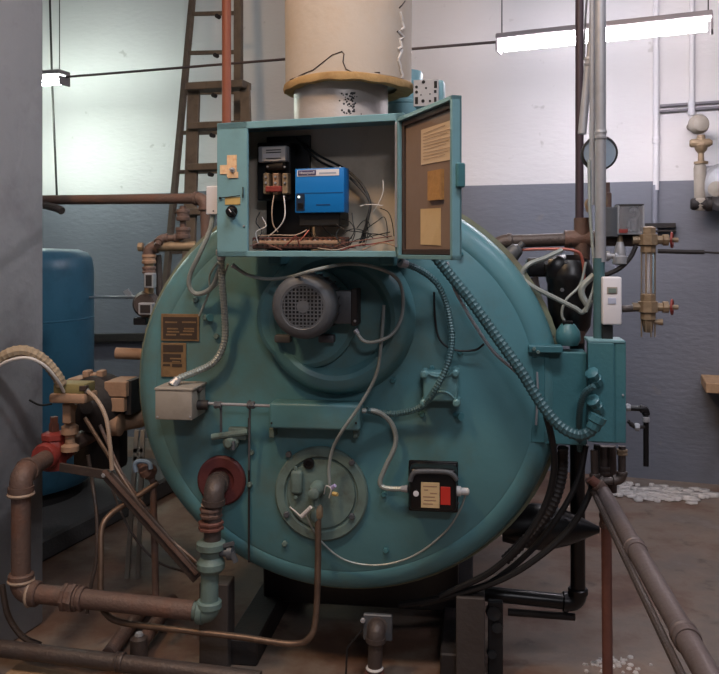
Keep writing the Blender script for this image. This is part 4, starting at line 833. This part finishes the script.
# ladders
Lf = Fr(DP(205, 100, 6.0), 18)
la = thing('extension_ladder', 'tall weathered ladder leaning on wall left of flue', 'ladder', DP(170, 330, 6.0))
b = nb(); bar(b, Lf.P(197, -50, -.1), Lf.P(152, 430, .35), .035, .05, Lf.u, .003); obj('rail', b, ladderm, la)
b = nb(); bar(b, Lf.P(238.5, -50, -.1), Lf.P(238.5, 430, .35), .055, .05, Lf.u, .003); obj('rail', b, ladderm, la)
for y in (14, 53, 93, 133, 172, 212, 252):
    xl = 195-(y-0)*.09; f_ = (y+50)/480; w_ = -.1+.45*f_
    b = nb(); bar(b, Lf.P(xl-1, y, w_), Lf.P(239, y-1, w_), .03, .02, UP, .003); r_ = obj('rung', b, ladderm, la)
    b = nb(); lathe(b, Lf.P((xl+238)/2+2, y+2.5, w_+.01), Lf.n, [(.016, -.02), (.016, .02)], 10); obj('rung_bracket', b, darkst, r_)
sl = thing('step_ladder', 'brown wooden stepladder with flat treads standing behind the orange pipe', 'ladder', DP(200, 400, 5.5))
Sf = Fr(DP(215, 120, 5.6), 18)
b = nb(); bar(b, Sf.P(194, 88, 0), Sf.P(184, 420, .4), .09, .03, Sf.u, .004); obj('rail', b, ladderm, sl)
b = nb(); bar(b, Sf.P(245, 86, 0), Sf.P(255, 420, .4), .07, .03, Sf.u, .004); obj('rail', b, ladderm, sl)
b = nb(); bar(b, Sf.P(190, 88, .02), Sf.P(247, 85, .02), .05, .14, UP, .004); obj('top_step', b, ladderm, sl)
for y in (127, 168, 212): b = nb(); bar(b, Sf.P(192, y, (y-88)*.0012), Sf.P(247, y-2, (y-88)*.0012), .045, .13, UP, .004); obj('tread', b, ladderm, sl)
q = DP(226.5, 60, 4.6); b = nb(); tube(b, [Vector((q.x, q.y, 1.2)), Vector((q.x, q.y, 4.5))], .026, 16); tag(obj('orange_pipe', b, orangep), 'upright orange primed pipe behind the left end of cabinet', 'pipe')
# brown steam pipe at upper left with valve group
sp_ = thing('steam_pipe', 'long brown steam pipe running level from left pier toward cabinet', 'pipe', DP(120, 205, 3.7))
prun(sp_, [DP(36, 200, 3.9), DP(205, 198.5, 3.55), DP(206, 240, 3.55)], .0225, rust, rust, 1.2, 1.8)
b = nb(); tube(b, [DP(44, 205, 3.85), DP(56, 208, 3.8), DP(62, 211, 3.78)], .018, 10, True); obj('pipe_hook', b, rustdk, sp_)
vg = thing('valve_group', 'brown upright valve and fittings left of the boiler shoulder', 'valve', DP(150, 322, 3.6))
prun(vg, [DP(183, 206, 3.6), DP(183, 238, 3.6), DP(160, 238, 3.6), DP(157, 246, 3.55)], .014, rust, rust, 1.3)
fit(vg, DP(183, 215, 3.6), UP, .03, .05, rust); fit(vg, DP(183, 233, 3.6), UP, .033, .05, rust)
prun(vg, [DP(196, 246, 3.6), DP(149, 247, 3.6), DP(149, 315, 3.6)], .021, brass, rust, 1.25, 1.5)
b = nb(); lathe(b, DP(143, 247, 3.6), Vector((-1, 0, 0)), [(.02, 0), (.02, .02), (.012, .024)], 10); obj('plug', b, brass, vg)
fit(vg, DP(149, 259, 3.6), UP, .031, .04, tan); fit(vg, DP(149, 270, 3.6), UP, .03, .03, rust)
qb = Fr(DP(149, 280, 3.55), 8)
qbox('sight_frame', steel, vg, qb, 144, 273, 153, 288, .02, .04, .003, 1); qbox('sight_face', darkst, vg, qb, 145.5, 275, 151.5, 286, .023, .01, .001, 1)
b = nb(); lathe(b, DP(146, 304, 3.6), Vector((0, -1, 0)), [(.055, -.03), (.06, 0), (.045, .03)], 20); obj('round_body', b, rustdk, vg)
qbox('lower_frame', steel, vg, qb, 138, 303, 152, 315, .05, .04, .003, 1); qbox('lower_face', darkst, vg, qb, 140, 305, 150, 313, .053, .01, .001, 1)
qbox('foot_block', black, vg, qb, 133, 318, 146, 325, .03, .05, .003, 1)
b = nb(); tube(b, [DP(158, 255, 3.65), DP(160, 300, 3.65)], .016, 10); obj('side_pipe', b, rustdk, vg)
b = nb(); lathe(b, DP(150, 330, 3.4), -UP, [(.01, -.02), (.02, 0), (.02, .05), (.014, .055)], 10); tube(b, [DP(x, y, 3.35) for x, y in ((153, 316), (156, 312), (155, 322), (151, 326))], .006, 6, True); obj('drain_tap', b, brass, vg)
b = nb(); tube(b, [DP(116, 353, 3.75), DP(160, 355, 3.75)], .026, 14); tag(obj('stub_pipe', b, tan), 'short tan pipe stub poking out left of boiler', 'pipe')
b = nb(); tube(b, [DP(88, 297.5, 5.0), DP(138, 297, 4.6)], .008, 8); bar(b, DP(126, 290, 4.7), DP(131, 298, 4.7), .03, .03); tag(obj('valve_rod', b, steel), 'thin level steel rod right of the blue tank', 'rod')
b = nb(); bar(b, W.P(80, 338, .05), W.P(160, 337, .05), .07, .05, UP, .004); tag(obj('wall_rail', b, darkst), 'dark steel rail fixed along the wall behind blue tank', 'rail')
# little white box left of the cabinet
qb2 = Fr(DP(211, 200, 3.0), 13); wb = thing('thermostat_box', 'small plain white box at left side of control cabinet', 'box', qb2.P(211, 214, 0))
qbox('box_body', white, wb, qb2, 206, 186, 221, 214.5, 0, .05, .003, 1); bolt(wb, qb2.P(213.5, 211, .001), qb2.n, .003, darkst, .002, 'screw')
# blue tank
tp0 = DP(14, 250, 5.0)
tk = thing('blue_tank', 'blue upright round storage tank half hidden behind left concrete pier', 'tank', Vector((tp0.x, tp0.y, .12)))
b = nb(); z_ = Vector((tp0.x, tp0.y, .20)); lathe(b, z_, UP, [(.35, -.03), (.44, .0), (.465, .05), (.465, 1.28), (.455, 1.345), (.425, 1.385), (.37, 1.405), (.2, 1.41), (.01, 1.412)], 64); obj('tank_shell', b, blue, tk)
for h in (.98, .35): b = nb(); lathe(b, z_+UP*h, UP, [(.464, 0), (.468, .004), (.468, .010), (.464, .014)], 64, capa=False, capb=False); obj('weld_seam', b, blue, tk)
b = nb(); lathe(b, Vector((tp0.x, tp0.y, .12)), UP, [(.40, 0), (.40, .07), (.36, .08)], 40); obj('base_ring', b, darkst, tk)
# wall conduits at right
def wv(px, y0, r, m, parent, y1=None, name='pipe'):
    p = W.P(px, y0, r*1.4); q = Vector((p.x, p.y, 4.5)) if y1 is None else Vector((p.x, p.y, W.P(px, y1, r*1.4).z)); b = nb(); tube(b, [p, q], r, 12); return obj(name, b, m, parent)
wc1 = thing('wall_conduit', 'white painted conduit running down the right wall to junction strip', 'conduit', W.P(655, 240, .03))
wv(656, 190, .02, white, wc1); wv(655, 240, .02, pm('grey_wall_conduit_paint', (128, 130, 142), .6), wc1, 185, 'grey_length'); fit(wc1, W.P(656, 140, .03), UP, .026, .05, white)
wc2 = thing('wall_conduit', 'white painted pipe dropping down right wall to the meter', 'conduit', W.P(691, 120, .03))
wv(692, 122, .017, white, wc2); fit(wc2, W.P(691.5, 108, .03), UP, .024, .10, white)
for k, y in enumerate((106, 111.5)):
    b = nb(); bar(b, W.P(660, y, .02), W.P(760, y-7, .02), .018, .02, UP, .002); tag(obj('wall_strip', b, pm('grey_strip%d' % k, (110, 104, 110), .6)), ('upper' if k == 0 else 'lower')+' thin grey strip running level on white wall at right', 'strip')
b = nb(); pbox(b, W, 645, 223, 676, 228, .05, .04, .003, 1); pbox(b, W, 645, 230, 676, 232, .05, .04, .003, 1); tag(obj('wall_socket_strip', b, darkst), 'short dark strip on grey wall behind the gauge glass', 'strip')
# gas meter at right edge
gm = thing('gas_meter', 'grey cast gas meter with brown fittings at right edge of wall', 'meter', W.P(706, 208, .25))
b = nb(); lathe(b, W.P(730, 186, .28), Vector((0, -1, 0))+W.n*.2, [(.14, -.16), (.16, -.12), (.16, -.06), (.14, -.03), (.09, -.02), (.05, .0)], 28); obj('diaphragm_case', b, steel, gm)
qbox('meter_body', steel, gm, W, 697, 165, 730, 203, .24, .16, .03, 3)
b = nb(); lathe(b, W.P(700, 168, .25), -UP, [(.035, -.02), (.04, 0), (.036, .2), (.05, .21), (.05, .25), (.03, .28)], 16); obj('inlet_column', b, greyb, gm)
b = nb(); lathe(b, W.P(701, 164, .25), UP, [(.045, 0), (.045, .015), (.02, .02), (.018, .07), (.035, .09), (.045, .12), (.03, .15), (.025, .19)], 14); lathe(b, W.P(701, 143, .26), W.u, [(.02, -.07), (.028, -.06), (.028, .05), (.014, .07)], 10); obj('brass_fitting', b, brass, gm)
b = nb(); lathe(b, W.P(699.5, 124, .25), Vector((0, -1, 0)), [(.05, -.06), (.065, -.03), (.066, 0), (.05, .03), (.02, .04)], 20); tube(b, [W.P(690, 127, .03), W.P(699, 126, .22)], .025, 10); obj('round_cap', b, greyb, gm)
b = nb(); lathe(b, W.P(697, 204, .26), W.u, [(.03, -.04), (.04, -.03), (.04, .05), (.05, .06), (.05, .09)], 14); obj('bottom_union', b, darkst, gm)
b = nb(); lathe(b, W.P(716, 189, .33), W.n, [(.05, 0), (.05, .01), (.02, .015)], 18); obj('index_dial', b, greyb, gm)
# wooden shelf
sf = thing('wall_shelf', 'light wooden shelf board projecting from right wall', 'shelf', W.P(720, 392, .2))
b = nb(); fl_ = W.P(706, 393, .38); vt = fl_.z-W.o.z; ue = (fl_-W.o).dot(W.u); box(b, W, ue, ue+1.2, vt, vt+.065, 0, .38, .004, 1); obj('board', b, woodsh, sf)
b = nb(); box(b, W, ue+.12, ue+.16, vt-.35, vt, 0, .3, .003, 1); obj('bracket', b, darkst, sf)
# white plaster debris at the wall foot: countless flakes
b = nb(); rnd = random.Random(3)
for k in range(260):
    x = rnd.gauss(652, 26); y = 494+rnd.gauss(0, 3.2)+(x-650)*.06
    if x < 612 or x > 716: continue
    c = gnd(x, y); s = rnd.uniform(.012, .05); a = rnd.uniform(0, 6.3); vs = []
    for z in (.002+rnd.random()*.004, .012+rnd.random()*.014):
        for j in range(5): vs.append(b.verts.new(c+Vector((math.cos(a+j*1.257)*s*(1+.3*(j % 2)), math.sin(a+j*1.257)*s*.8, z))))
    b.faces.new(vs[5:]); 
    for j in range(5): b.faces.new((vs[j], vs[(j+1) % 5], vs[5+(j+1) % 5], vs[5+j]))
o = obj('plaster_debris', b, debris); tag(o, 'strip of crumbled white plaster flakes along foot of right wall', 'debris'); o['kind'] = 'stuff'
b = nb()
for k in range(60):
    c = gnd(rnd.gauss(612, 16), 664+rnd.gauss(0, 4)); s = rnd.uniform(.004, .014); lathe(b, c, UP, [(s, 0), (s*.7, .005)], 5, rnd.random())
o = obj('paint_chips', b, debris); tag(o, 'scatter of small white chips around foot of upright rusty pipe', 'debris'); o['kind'] = 'stuff'
